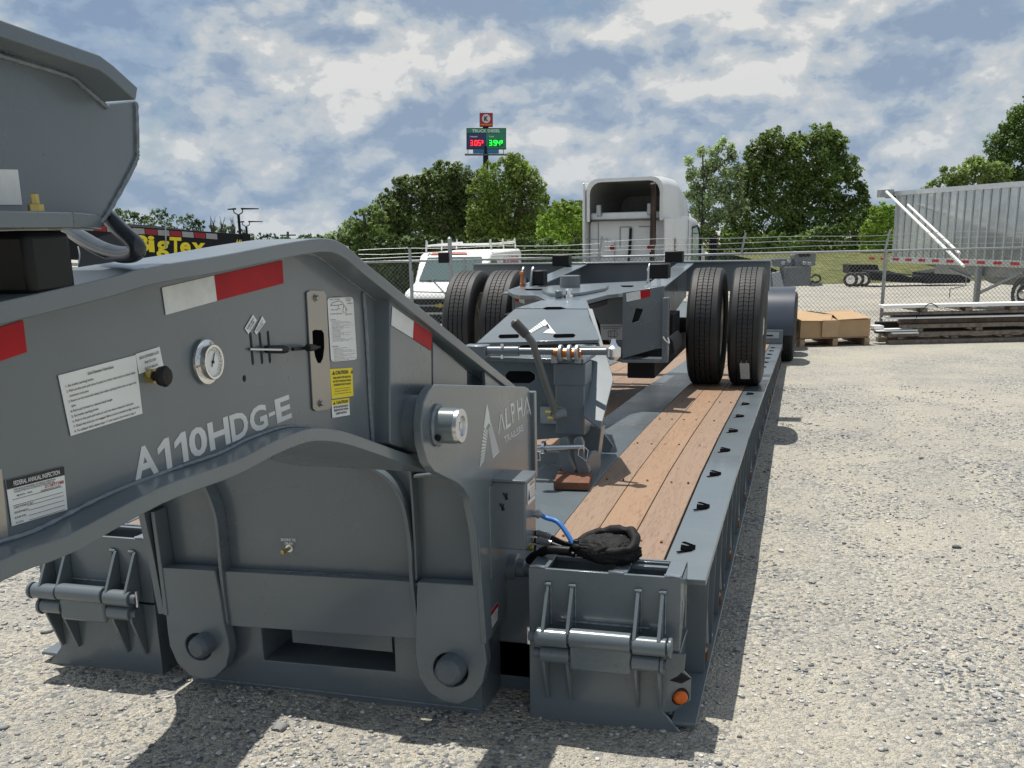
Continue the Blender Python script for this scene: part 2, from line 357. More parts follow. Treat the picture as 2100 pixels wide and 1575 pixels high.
# ------------------------------------------------------------ terrain
KN = [(-1e9, 0), (7, 0), (18, -.30), (25, -.78), (30, -1.0), (65, -1.85), (1e9, -1.85)]
def gz(x, y):
    d = Vector((x, y, 0)).dot(FH)
    for (a, za), (b, zb) in zip(KN, KN[1:]):
        if d <= b: return za+(zb-za)*(d-a)/(b-a) if b-a < 1e8 else zb
    return -1.85
def noise2(x, y):
    return (np.sin(x*3.1+1.3*np.sin(y*2.3))*np.cos(y*2.7+x*.8)+.5*np.sin(x*7.7+y*5.1)+.3*np.sin(y*13.1-x*9.3))
def grid(name, xs, ys, zfun, m):
    X, Y = np.meshgrid(xs, ys); Z = zfun(X, Y); V = np.stack([X.ravel(), Y.ravel(), Z.ravel()], 1); nx = len(xs); ny = len(ys)
    i = np.arange((nx-1)*(ny-1)); a = (i//(nx-1))*nx+i % (nx-1); Fc = np.stack([a, a+1, a+nx+1, a+nx], 1)
    me = bpy.data.meshes.new(name); me.from_pydata(V.tolist(), [], Fc.tolist()); me.materials.append(m); me.update(); me.shade_smooth()
    o = bpy.data.objects.new(name, me); C.objects.link(o); return o
def zground(X, Y):
    d = X*FH.x+Y*FH.y; k = KN[1:-1]; Z = np.interp(d, [a for a, _ in k], [b for _, b in k])
    near = np.clip(1-(np.hypot(X, Y-3)-4)/8, 0, 1)
    return Z + noise2(X, Y)*.006*near - .004*near
def nonlin(lo, hi, c, fine, n):
    t = np.linspace(-1, 1, n); s = np.sinh(t*5)/np.sinh(5); out = np.where(s < 0, c+(-s)*(lo-c), c+s*(hi-c)); return np.unique(np.concatenate([out, fine]))
gr = grid('ground', nonlin(-900, 900, -1, np.concatenate([np.arange(-5, 5, .06), np.arange(-50, 50, 1.1)]), 90), nonlin(-200, 1600, 3.5, np.concatenate([np.arange(1.5, 9, .06), np.arange(9.4, 75, .6)]), 90), zground, gravel)
tag(gr, kind='structure')
def stones():
    ico = np.array([(1,0,0),(-1,0,0),(0,1,0),(0,-1,0),(0,0,.8),(0,0,-.8),(.6,.6,.45),(-.6,.6,.4),(-.6,-.6,.45),(.6,-.6,.4)], float)
    f0 = np.array([(0,6,9),(6,0,2),(9,0,3),(6,4,9),(6,2,7),(6,7,4),(7,2,1),(7,1,8),(7,8,4),(8,1,3),(8,3,9),(8,9,4),(0,5,2),(2,5,1),(1,5,3),(3,5,0),(0,9,3)][:17])
    n = 120000
    u = rng.random(n); Y = 2.2+(u**1.7)*10; X = rng.uniform(-4.5, 4.2, n)
    ang = np.arctan2(X, Y); ok = ((X > -.35) | (X < -2.85) | (Y < 3.2)) & (ang > -1.05) & (ang < .42)
    clump = noise2(X*1.1, Y*1.1)+.6*noise2(X*3.3+5, Y*2.9); ok &= rng.random(n) < np.clip(.38+.42*clump, .10, 1)
    X, Y = X[ok], Y[ok]; n = len(X)
    s = .0030+.0078*rng.random(n)**2.6; s[rng.random(n) < .012] *= 1.9; s[rng.random(n) < .0012] *= 2.2
    V = np.repeat(ico[None], n, 0)*(1+.35*rng.standard_normal((n, 10, 3))*.5); V *= s[:, None, None]*np.stack([rng.uniform(.8, 1.5, n), rng.uniform(.8, 1.4, n), rng.uniform(.55, 1.0, n)], 1)[:, None, :]
    a = rng.uniform(0, 6.28, n); ca, sa = np.cos(a), np.sin(a); x = V[..., 0]*ca[:, None]-V[..., 1]*sa[:, None]; y = V[..., 0]*sa[:, None]+V[..., 1]*ca[:, None]
    z = V[..., 2]+zground(X, Y)[:, None]+(s*.18)[:, None]; V = np.stack([x+X[:, None], y+Y[:, None], z], 2).reshape(-1, 3)
    Fc = (f0[None]+(np.arange(n)*10)[:, None, None]).reshape(-1, 3)
    me = bpy.data.meshes.new('gravel_stones'); me.vertices.add(len(V)); me.vertices.foreach_set('co', V.ravel()); me.loops.add(Fc.size); me.loops.foreach_set('vertex_index', Fc.ravel())
    me.polygons.add(len(Fc)); me.polygons.foreach_set('loop_start', np.arange(0, Fc.size, 3)); me.polygons.foreach_set('loop_total', np.full(len(Fc), 3)); me.update(calc_edges=True); me.validate()
    m = bpy.data.materials.new('loose_stone'); m.use_nodes = True; t = m.node_tree; p = t.nodes['Principled BSDF']; g = t.nodes.new('ShaderNodeNewGeometry'); r = t.nodes.new('ShaderNodeValToRGB')
    el = r.color_ramp.elements
    for q, c in ((0, (.10, .11, .12)), (.25, (.20, .21, .22)), (.55, (.34, .33, .305)), (.8, (.49, .45, .37)), (1, (.60, .59, .56))):
        e = el[0] if q == 0 else (el[1] if q == 1 else el.new(q)); e.position = q; e.color = (*c, 1)
    t.links.new(g.outputs['Random Per Island'], r.inputs[0]); t.links.new(r.outputs[0], p.inputs['Base Color']); p.inputs['Roughness'].default_value = .85
    me.materials.append(m); o = bpy.data.objects.new('gravel_stones', me); C.objects.link(o); tag(o, 'loose grey and tan gravel stones lying over the yard ground', 'gravel', kind='stuff')
stones()
# ============================================================ GOOSENECK
XW, XF, XP = -1.12, -1.055, -1.0
NX, NY = (1, 0, 0), (0, -1, 0)
neck = thing('gooseneck', 'grey enamelled detachable gooseneck in the foreground with hydraulic gauge and silver model lettering', 'trailer neck', (-1.6, 2.9, 0))
def strip(bm, px_pts, X0, X1, th, side=1, plane=XF, dz=0.0):
    """a bent flange plate: the pixel path on plane X=plane is its outer upper edge, swept to X1, th thick"""
    P = [px(x, y, X=plane)+Vector((0, 0, dz)) for x, y in px_pts]; n = len(P); up = []
    for i in range(n):
        d = (P[min(i+1, n-1)]-P[max(i-1, 0)]).normalized(); up.append(Vector((0, -d.z, d.y))*side)
    rows = []
    for i, p in enumerate(P):
        lo = p-up[i]*th; rows.append([bm.verts.new((X0, p.y, p.z)), bm.verts.new((X1, p.y, p.z)), bm.verts.new((X1, lo.y, lo.z)), bm.verts.new((X0, lo.y, lo.z))])
    for q, s in zip(rows, rows[1:]):
        for k in range(4): bm.faces.new((q[k], q[(k+1) % 4], s[(k+1) % 4], s[k]))
    bm.faces.new(rows[0]); bm.faces.new(rows[-1][::-1]); return bm
def dens(pts, k=5): 
    q = curvepts([Vector((x, y, 0)) for x, y in pts], k); return [(v.x, v.y) for v in q]
TOPF = dens([(-700, 770), (-300, 683), (88, 600), (230, 567), (305, 547), (450, 524), (571, 501), (640, 490), (668, 489), (690, 493), (715, 508), (745, 535), (800, 580), (900, 662), (1000, 744), (1062, 795)], 4)
BOTF = dens([(-700, 1480), (-300, 1310), (0, 1150), (142, 1096), (328, 1000), (480, 946), (556, 908), (600, 890), (638, 879), (680, 880), (724, 890), (803, 919), (852, 937), (885, 948)], 4)
obj('top_flange', strip(B(), TOPF, XF, -1.20, .030), grey, neck, .002)
obj('top_flange', strip(B(), TOPF, -2.0, -2.28, .026, dz=-.14), grey, neck, .003)
obj('bottom_flange', strip(B(), BOTF, XF, -1.50, .030), grey, neck, .002)
obj('bottom_flange', strip(B(), BOTF, -1.95, -2.28, .024), grey, neck, .003)
# web: between the flanges, with the three vertical slots, the tall lever slot and a small hole cut through
tw = [px(x, y, X=XW) for x, y in TOPF if x < 1040]; bw = [px(x, y, X=XW) for x, y in BOTF]
tw = [Vector((XW, px(x, y, X=XF).y, px(x, y, X=XF).z-.024)) for x, y in TOPF if x < 1040]
bw = [Vector((XW, px(x, y, X=XF).y, px(x, y, X=XF).z-.004)) for x, y in BOTF]
def slot(cx, y0, y1, w, X=XW, n=6):
    a, b = px(cx[0], y0, X=X), px(cx[1], y1, X=X); d = (b-a).normalized(); u = Vector((0, -d.z, d.y)); out = []
    a, b = a+d*w, b-d*w
    for k in range(n+1): t = math.pi*k/n; out.append(a+u*(w*math.cos(t))-d*(w*math.sin(t)))
    for k in range(n+1): t = math.pi*k/n; out.append(b-u*(w*math.cos(t))+d*(w*math.sin(t)))
    return out
holes = [slot((513, 519), 681, 749, .0055), slot((532, 538), 681, 747, .0055), slot((549, 554), 678, 745, .0055),
         circ(px(501, 776, X=XW), .0075, (0, 1, 0), (0, 0, 1), 12)]
obj('web_panel', prism(tw+bw[::-1], (-.012, 0, 0), holes), grey, neck)
for xx, dz_ in ((-1.175, 0), (-2.05, -.14), (-2.2, -.14)):
    obj('web_panel', prism([Vector((xx, v.y, v.z+dz_)) for v in tw]+[Vector((xx, v.y, v.z)) for v in bw[::-1]], (-.012, 0, 0)), grey, neck)
obj('crossmember', box((-1.95, 3.15, .90), (-1.50, 3.30, 1.10)), grey, neck)
# weld beads along the web-flange joints
def bead(pts, r=.005, X=None, P=None, name='weld_bead', parent=None, seed=0):
    P = P or pxs(pts, X=X); P = curvepts(P, 8); rs = [r*(.75+.5*abs(math.sin(i*1.7+seed))) for i in range(len(P))]
    return obj(name, a_tube(B(), P, r, seg=6, rs=rs), grey2, parent or neck)
bead(None, .004, P=[v+Vector((.002, 0, -.006)) for v in tw[::3]]); bead(None, .0045, P=[v+Vector((.003, 0, .006)) for v in bw[::3]])
# vertical stiffener lines on the web and the boxed end
bead([(745, 600), (752, 700), (758, 820), (764, 908)], .005, XW+.004)
sbx = [px(*q, X=XW+.045) for q in ((800, 612), (885, 663), (886, 790), (862, 932), (800, 910))]
obj('boxed_end', prism(sbx, (-.05, 0, 0)), grey, neck, .004)
obj('end_plate', prism([px(*q, X=XW+.03) for q in ((888, 700), (958, 760), (958, 800), (888, 800))], (-.02, 0, 0)), grey, neck, .002)
obj('end_gusset', prism([px(*q, X=XF-.01) for q in ((994, 762), (1040, 795), (996, 795))], (-.01, 0, 0)), grey, neck)
# reflective tape on the web
def decal(name, q, m, X=XW, n=NX, parent=neck, **k): return obj(name, quad([px(x, y, X=X) for x, y in q], n, **k), m, parent)
decal('red_tape', [(-60, 690), (45, 656), (53, 722), (-60, 760)], redtape)
decal('white_tape', [(338, 646), (443, 617), (437, 565), (330, 590)], whitetape); decal('red_tape', [(443, 617), (580, 581), (577, 534), (438, 565)], redtape)
Xb = XW+.045
decal('white_tape', [(801, 667), (845, 694), (847, 659), (803, 628)], whitetape, X=Xb); decal('red_tape', [(845, 694), (883, 719), (885, 685), (847, 659)], redtape, X=Xb)
# big silver model lettering
def lets(items, X, m, name='lettering', parent=neck, bold=.02, off=.0008, n=NX):
    return text_obj(name, [(s, px(*a, X=X), px(*b, X=X), px(*c, X=X)) for s, a, b, c in items], n, m, parent, bold=bold, off=off)
# letters placed one after another along the rising baseline
base = []
for ch, xa, xb_ in (("A", 276, 326), ("1", 328, 353), ("1", 362, 387), ("0", 391, 427), ("H", 431, 473), ("D", 476, 511), ("G", 515, 550), ("-", 553, 566), ("E", 568, 598)):
    yl = lambda x: 990-(x-276)*.415
    h = 66-(xa-276)/321*19
    if ch == "-": base.append((ch, (xa-2, yl(xa)-h*.40), (xb_-2, yl(xb_)-h*.40), (xa-3, yl(xa)-h*.55)))
    else: base.append((ch, (xa, yl(xa)), (xb_, yl(xb_)), (xa-h*.13, yl(xa)-h)))
ones = [b for b in base if b[0] == "1"]; lets([b for b in base if b[0] != "1"], XW, silver, bold=.03)
for _, bl0, br0, tl0 in ones:
    a, b, c = px(*bl0, X=XW), px(*br0, X=XW), px(*tl0, X=XW)
    obj('lettering', prism([a+(b-a)*u+(c-a)*v+Vector((.0006, 0, 0)) for u, v in ((.56, 0), (1, 0), (1, 1), (.62, 1), (0, .76), (0, .56), (.56, .72))], (.0002, 0, 0)), silver, neck)

# instruction plate
Q = pxs([(143, 894), (290, 848), (276, 728), (117, 770)], X=XW)
ip = obj('instruction_label', quad(Q, NX), white, neck)
ls = ["Deck Extension Instructions", "1. Set trailer parking brake", "2. Pull out the push pull valve located on driver side neck to unlock deck", "extension lock pins", "3. Return to the truck and release the trailer parking brake valve to open lock",
      "pins", "4. Pull truck forward to desired deck length", "5. Set trailer parking brake", "6. Push in the push pull valve to lock the deck extension lock pins", "7. Check that lock pins are engaged. Move truck as needed to align lock pins", "8. To collapse deck repeat steps 1-7 and reverse the truck at step 4"]
it = []
for i, s in enumerate(ls):
    b0 = .885-.083*i - (.03 if i else 0); wd = .0124*len(s); a0 = .34 if i == 0 else (.05 if s[0].isdigit() else .075)
    it.append(text_in_quad(Q, s, a0, b0, min(a0+wd, .96), b0+.05))
text_obj('lettering', it, NX, ink, ip, bold=.012)
Q = pxs([(283, 767), (333, 750), (325, 711), (276, 726)], X=XW); dl = obj('lock_label', quad(Q, NX), white, neck)
text_obj('lettering', [text_in_quad(Q, s, *r) for s, r in (("DECK EXTENSION LOCK", (.1, .68, .92, .82)), ("PUSH TO LOCK", (.28, .40, .75, .52)), ("PULL TO UNLOCK", (.24, .1, .78, .22)))], NX, ink, dl)
# inspection sticker
Q = pxs([(22, 1079), (136, 1045), (128, 956), (9, 985)], X=XW); isx = obj('inspection_sticker', quad(Q, NX), white, neck)
obj('header_band', prism([bilerp(Q, a, b)+Vector((.0024, 0, 0)) for a, b in ((0, .80), (1, .80), (1, 1), (0, 1))], (.0006, 0, 0)), ink, isx)
text_obj('lettering', [text_in_quad(Q, "FEDERAL ANNUAL INSPECTION", .1, .85, .9, .95)], NX, white, isx, off=.0045)
text_obj('lettering', [text_in_quad(Q, s, *r) for s, r in (("THIS VEHICLE HAS PASSED AN ANNUAL INSPECTION", (.1, .74, .82, .78)), ("CONDUCTED IN ACCORDANCE WITH PART 396", (.1, .69, .8, .73)), ("MONTH   YEAR", (.14, .60, .4, .64)), ("EXPIRATION DATE", (.55, .56, .9, .60)), ("CERTIFIED BY", (.06, .36, .4, .40)), ("SIGNED", (.06, .25, .3, .29)), ("DATE", (.06, .14, .25, .18)), ("V.I.N.", (.06, .03, .2, .07)))], NX, ink, isx)
text_obj('serial_number', [text_in_quad(Q, "2118777B8", .62, .62, .97, .69)], NX, redtape, isx)
lb = B()
for b in (.34, .23, .12, .02): a_prism(lb, [bilerp(Q, a, c)+Vector((.0024, 0, 0)) for a, c in ((.3, b), (.95, b), (.95, b+.008), (.3, b+.008))], (.0005, 0, 0))
for a, b in ((.06, .42), (.06, .55)): a_prism(lb, [bilerp(Q, c, e)+Vector((.0024, 0, 0)) for c, e in ((a, b), (.94, b), (.94, b+.008), (a, b+.008))], (.0005, 0, 0))
obj('form_lines', lb, ink, isx)
obj('data_plate', quad(pxs([(-70, 1125), (14, 1103), (0, 962), (-70, 975)], X=XW), NX, off=.0015, th=.0015), steel, neck)
# gauge
g0 = px(418, 742, X=XW); gz_ = Vector((1, 0, 0))
ga = obj('pressure_gauge', a_lathe(B(), [(0, .041), (.005, .044), (.009, .043), (.010, .034), (.020, .034), (.024, .033), (.024, .029), (.017, .028)], g0, NX, 40), chrome, neck)
fc = obj('gauge_face', a_lathe(B(), [(.016, .028), (.0185, .028)], g0, NX, 32), white, ga)
nb = B(); u = Vector((0, math.sin(.5), math.cos(.5))); beam(nb, g0+gz_*.0200-u*.010, g0+gz_*.0200+u*.019, .0018, .001, up=(1, 0, 0)); cyl(nb, g0+gz_*.019, g0+gz_*.022, .003, 10)
for k in range(21):
    a = math.radians(-135+270*k/20); q = Vector((0, math.sin(a), math.cos(a))); beam(nb, g0+gz_*.0192+q*.0215, g0+gz_*.0192+q*(.026 if k % 2 else .0245), .0008, .0004, up=(1, 0, 0))
obj('needle', nb, ink, ga)
gb = B()
for k in range(3):
    a = k*2.094+.4; q = Vector((0, math.sin(a), math.cos(a))); cyl(gb, g0+gz_*.006+q*.038, g0+gz_*.0105+q*.038, .0028, 8)
obj('screw', gb, steel, ga)
# push-pull valve knob
k0 = px(303, 771, X=XW)
obj('valve_nut', cyl(B(), k0, k0+gz_*.014, .0135, 6), brass, neck)
obj('valve_knob', a_lathe(B(), [(.012, .009), (.022, .008), (.026, .017), (.036, .019), (.041, .015), (.042, .002)], k0, NX, 24), black, neck)
# stainless lever plate
LPX = [(627, 600), (634, 596), (662, 597), (667, 606), (678, 832), (674, 839), (646, 843), (640, 838)]
P = pxs(LPX, X=XW+.002); hole = pxs([(638, 679), (643, 676), (658, 677), (662, 684), (663, 712), (660, 735), (655, 745), (649, 744), (644, 732), (639, 705)], X=XW+.002)
lp = obj('lever_plate', prism(P, (.003, 0, 0), [hole]), steel, neck)
obj('slot_backing', quad(pxs([(637, 750), (664, 750), (664, 674), (637, 674)], X=XW+.0005), NX, off=.0005, th=.0008), hole_m, neck)
for q in ((647, 611), (657, 827)):
    p = px(*q, X=XW+.005); bb = B(); a_lathe(bb, [(0, .010), (.0015, .010), (.0015, .0065), (.006, .006), (.008, .004), (.0085, .001)], p, NX, 14); obj('bolt', bb, steel, lp)
lv = obj('lever', a_lathe(B(), [(0, .003), (.035, .003), (.036, .0065), (.075, .0085), (.1, .0085), (.104, .007)], px(655, 712, X=XW+.012), (px(578, 716, X=XW+.075)-px(655, 712, X=XW+.012)), 14), black, neck)
obj('lever_shaft', tube([px(652, 712, X=XW+.004), px(600, 716, X=XW+.03)], .004), black, neck)
obj('operating_lever', a_lathe(B(), [(0, .0028), (.055, .0032), (.056, .0075), (.062, .0085), (.115, .0092), (.128, .0075), (.131, .002)], px(512, 716, X=XW+.004), (px(628, 717, X=XW+.03)-px(512, 716, X=XW+.004)), 16), black, neck)
rod = px(512, 716, X=XW+.004); obj('lever_rod', tube([rod, rod+(px(580, 717, X=XW+.03)-rod)*.95], .0031), chrome, neck)
# stickers right of the plate
def rounded(q, r=.10, n=4):
    out = []
    for (ca, cb, a0) in ((r, r, 180), (1-r, r, 270), (1-r, 1-r, 0), (r, 1-r, 90)):
        for k in range(n+1):
            a = math.radians(a0+90*k/n); out.append(bilerp(q, ca+r*math.cos(a), cb+r*.45*math.sin(a)+(0 if cb < .5 else 0)))
    return out
Q = pxs([(678, 750), (731, 745), (722, 601), (669, 603)], X=XW)
il = obj('operating_label', prism([v+Vector((.0015, 0, 0)) for v in rounded(Q)], (.0008, 0, 0)), white, neck)
lb = B(); sk = [(.10, .84), (.18, .88), (.45, .90), (.56, .87), (.60, .84), (.68, .80), (.72, .76)]
def ln(bm, q, pts, w=.0012, off=.0028): 
    P = [bilerp(q, a, b)+Vector((off, 0, 0)) for a, b in pts]
    for s, e in zip(P, P[1:]): beam(bm, s, e, w, .0004, up=(1, 0, 0))
ln(lb, Q, sk); ln(lb, Q, [(.10, .84), (.40, .84), (.55, .85)]); ln(lb, Q, [(.38, .84), (.38, .79), (.45, .79)]); ln(lb, Q, [(.6, .84), (.55, .76), (.6, .72)]); ln(lb, Q, [(.68, .8), (.66, .72), (.68, .69)]); obj('diagram', lb, ink, il)
it = [text_in_quad(Q, s, *r) for s, r in (("DECK HEIGHT PIN", (.2, .95, .5, .965)), ("NECK CYLINDER", (.08, .915, .45, .93)), ("RIDE HEIGHT", (.68, .915, .92, .93)), ("SHIM", (.7, .89, .85, .905)), ("GOOSENECK", (.72, .85, .95, .865)), ("NECK ARM", (.1, .77, .35, .785)), ("NECK RETAINING ARM", (.06, .715, .5, .73)), ("HOOK PIN", (.68, .70, .9, .715)), ("LOADING:", (.05, .635, .25, .65)), ("UNLOADING:", (.05, .26, .3, .275)))]
rl = random.Random(3); words = "set the trailer brakes lower neck with control lever until hook engages deck shaft raise to ride height and insert pins release pressure before you pull away".split()
for k in range(22):
    b = (.615-.0165*k) if k < 18 else 0
    if k < 18: s = " ".join(rl.choices(words, k=rl.randint(3, 9))); it.append(text_in_quad(Q, s, .09, b, min(.94, .09+.017*len(s)), b+.011))
for k in range(10):
    s = " ".join(rl.choices(words, k=rl.randint(4, 9))); b = .235-.019*k; it.append(text_in_quad(Q, s, .10, b, min(.94, .1+.017*len(s)), b+.012))
it = [x for x in it if x]; text_obj('lettering', it, NX, ink, il, bold=.01)
def caution(Q, m, rows, foot=(), wh=False):
    o = obj('caution_sticker', quad(Q, NX), m, neck); it = [text_in_quad(Q, "CAUTION", .22, .80, .78, .93)] if not wh else [text_in_quad(Q, "CAUTION", .25, .74, .9, .92)]
    for s, b, h, a in rows: it.append(text_in_quad(Q, s, a, b, 1-a, b+h))
    text_obj('lettering', it, NX, ink, o, bold=.03)
    tb = B()
    for a in ((.07, .90) if not wh else (.07,)):
        y0, y1 = (.80, .93) if not wh else (.74, .92); a_prism(tb, [bilerp(Q, c, e)+Vector((.0028, 0, 0)) for c, e in ((a, y0), (a+.13, y0), (a+.065, y1))], (.0004, 0, 0))
    obj('warning_triangle', tb, rust, o); return o
caution(pxs([(679, 818), (723, 812), (721, 754), (675, 757)], X=XW), yellow, [("FUEL SHUT-OFF MUST BE", .66, .07, .1), ("IN 'OFF' POSITION WHEN", .54, .07, .1), ("ENGINE IS NOT IN USE", .42, .07, .12), ("failure to do so may result in", .30, .035, .14), ("damage to the engine and", .22, .035, .14), ("is not covered by warranty", .13, .035, .1)])
Q = pxs([(680, 857), (716, 851), (714, 816), (678, 821)], X=XW); cs = caution(Q, white, [("RATED AIR FILLED RANGE", .52, .12, .1), ("RIDES MUST BE AT WITHIN", .34, .12, .1), ("LEVER POSITION", .15, .12, .2)], wh=True)
obj('yellow_band', prism([bilerp(Q, a, b)+Vector((.0024, 0, 0)) for a, b in ((0, .70), (1, .70), (1, 1), (0, 1))], (.0003, 0, 0)), yellow, cs)
for q in ([(508, 685), (525, 657), (517, 645), (500, 674)], [(524, 686), (543, 660), (536, 648), (520, 680)]):
    Q = [px(*v, X=XW) for v in q]; Q = [Q[0], Q[1], Q[2], Q[3]]; o = obj('small_sticker', quad(Q, NX), white, neck)
    text_obj('lettering', [text_in_quad(Q, "RAISE NECK", .1, .55, .9, .8), text_in_quad(Q, "LOWER", .2, .2, .8, .45)], NX, ink, o)
# ---- pedestal side plate, pin, control box
SP = [(893, 788), (1078, 793), (1085, 797), (1088, 812), (1098, 960), (1100, 1000), (1080, 1080), (1072, 1190), (1055, 1231), (1001, 1316), (993, 1322), (990, 1280), (985, 1200), (976, 1090), (962, 1022), (951, 1003), (937, 990), (913, 979), (891, 968), (877, 949), (867, 912), (864, 867), (869, 824), (880, 801)]
sp = obj('side_plate', prism(pxs(SP, X=XP), (-.026, 0, 0)), grey, neck, .003)
obj('side_plate', prism([Vector((-2.26, v.y, v.z)) for v in pxs(SP, X=XP)], (-.026, 0, 0)), grey, neck)
p0 = px(896, 872, X=XP)
obj('pin_boss', a_lathe(B(), [(-.08, .085), (-.04, .085), (-.036, .07), (-.027, .068)], p0, NX, 36), grey, neck)
obj('weld_collar', a_lathe(B(), [(0, .060), (.006, .062), (.012, .056)], p0, NX, 30), grey2, neck)
obj('pivot_collar', a_lathe(B(), [(.0, .0515), (.062, .0515), (.063, .048)], p0, NX, 40), grey, neck, .001)
pe = obj('pivot_pin', a_lathe(B(), [(.055, .0495), (.074, .0495), (.077, .047), (.077, .030), (.070, .028), (.070, .012), (.074, .011), (.074, .001)], p0, NX, 40), zinc, neck)
obj('set_screw', cyl(B(), p0+Vector((.02, -.047, -.025)), p0+Vector((.02, -.053, -.028)), .009, 10), blackm, neck)
# emblem: a pointed peak of slanted bars, and the maker's lettering
eb = B(); apex = (998, 826)
def bar(q): a_prism(eb, [px(x, y, X=XP)+Vector((.0006, 0, 0)) for x, y in q], (.0003, 0, 0))
bar([(998, 826), (992, 872), (995, 880), (1001, 868), (1006, 872), (1003, 850)])
def edge(t, a, b): return (a[0]+(b[0]-a[0])*t, a[1]+(b[1]-a[1])*t)
NL = 12
for k in range(NL):
    t0, t1 = k/NL, (k+.62)/NL
    o0, o1 = (992, 872), (983, 962); i0, i1 = (1000, 885), (992, 946)
    o2, o3 = (1007, 868), (1024, 928); i2, i3 = (1001, 882), (1011, 942)
    bar([edge(t0, o0, o1), edge(t0, i0, i1), edge(t1, i0, i1), edge(t1, o0, o1)])
    bar([edge(t0, o2, o3), edge(t0, i2, i3), edge(t1, i2, i3), edge(t1, o2, o3)])
obj('emblem', eb, silver, sp)
XL = XP+.0
def letx(chars, X): return [(s, px(*a, X=X), px(*b, X=X), px(*c, X=X)) for s, a, b, c in chars]
lm = letx([("L", (1037, 881), (1047, 873), (1035, 838)), ("P", (1051, 869), (1058, 863), (1046, 829)), ("H", (1062, 862), (1072, 855), (1059, 822))], XP)
text_obj('lettering', lm, NX, silver, sp, bold=.01, off=.0008)
def stroke(bm, a, b, w, X=XP): beam(bm, px(*a, X=X)+Vector((.0009, 0, 0)), px(*b, X=X)+Vector((.0009, 0, 0)), w, .0004, up=(1, 0, 0))
for pr_ in ((((1022, 890), (1027, 846)), ((1027, 846), (1034, 882))), (((1074, 853), (1079, 812)), ((1079, 812), (1088, 850)))):
    ab = B()
    for a, b in pr_: stroke(ab, a, b, .010)
    obj('lettering', ab, silver, sp)
text_obj('lettering', letx([("TRAILERS", (1035, 910), (1073, 883), (1033, 896))], XP), NX, silver, sp, bold=.012, off=.0008)
text_obj('lettering', letx([("HD", (1079, 850), (1084, 845), (1078, 843))], XP), NX, silver, sp, bold=.012, off=.0012)
# far end flange with the wavy cut edge catching the sun
fe = [px(*q, X=XP-.03) for q in ((1092, 808), (1112, 812), (1108, 870), (1101, 930), (1096, 965))]
obj('rear_flange', box((XP-.26, px(1091, 830, X=XP).y-.02, .72), (XP+.015, px(1091, 830, X=XP).y+.015, 1.06)), grey, neck, .003)
# control box
xb = -.885; ya = px(1077, 990, X=xb).y; yb = px(1098, 965, X=xb).y; zt = px(1077, 990, X=xb).z; zb = px(1081, 1128, X=xb).z
cb = obj('control_box', box((XP-.02, ya, zb), (xb, yb, zt)), grey, neck, .006)
obj('box_cover', box((XP-.02, ya-.012, zt), (xb+.006, yb+.004, zt+.010)), grey, neck, .004)
obj('mounting_panel', box((XP-.01, ya-.05, zb-.1), (XP+.004, yb, zt-.01)), grey, neck, .003)
Q = [Vector((xb, ya+.02, zt-.085)), Vector((xb, yb-.02, zt-.085)), Vector((xb, yb-.02, zt-.01)), Vector((xb, ya+.02, zt-.01))]
ws = obj('warning_sticker', quad(Q, NX), white, cb); text_obj('lettering', [text_in_quad(Q, "WARNING", .3, .8, .9, .95)], NX, redtape, ws); text_obj('lettering', [text_in_quad(Q, s, .4, .6-.14*i, .95, .68-.14*i) for i, s in enumerate(("Stay clear of neck", "Pinch point can", "cause serious injury", "Read the manual"))], NX, ink, ws)
obj('warning_triangle', prism([bilerp(Q, a, b)+Vector((.0028, 0, 0)) for a, b in ((.05, .2), (.33, .2), (.19, .7))], (.0004, 0, 0)), ink, ws)
Q = pxs([(996, 1306), (1019, 1270), (1020, 1234), (993, 1272)], X=XP); ws = obj('warning_sticker', quad(Q, NX), white, sp)
obj('red_band', prism([bilerp(Q, a, b)+Vector((.0024, 0, 0)) for a, b in ((0, .72), (1, .72), (1, 1), (0, 1))], (.0004, 0, 0)), redtape, ws)
text_obj('lettering', [text_in_quad(Q, s, .42, .56-.13*i, .92, .63-.13*i) for i, s in enumerate(("Crush hazard", "Keep hands away", "from hooks", "at all times"))], NX, ink, ws)
obj('warning_triangle', prism([bilerp(Q, a, b)+Vector((.0028, 0, 0)) for a, b in ((.08, .1), (.36, .1), (.22, .6))], (.0004, 0, 0)), ink, ws)
for q in ((1037, 1018), (1030, 1040)): 
    p = px(*q, Y=ya); b_ = B(); beam(b_, p+Vector((-.008, -.002, .012)), p+Vector((.008, -.002, -.01)), .006, .003, up=(0, 1, 0)); beam(b_, p+Vector((.006, -.002, .012)), p+Vector((.0, -.002, -.012)), .005, .003, up=(0, 1, 0)); obj('paint_chip', b_, ink, cb)
# shaft hub under the box
hp = Vector((XP, px(1062, 1165, X=XP+.03).y, px(1062, 1165, X=XP+.03).z))
obj('shaft_hub', a_lathe(B(), [(0, .055), (.03, .055), (.035, .04), (.06, .04), (.065, .03), (.08, .03)], hp, NX, 28), grey, neck)
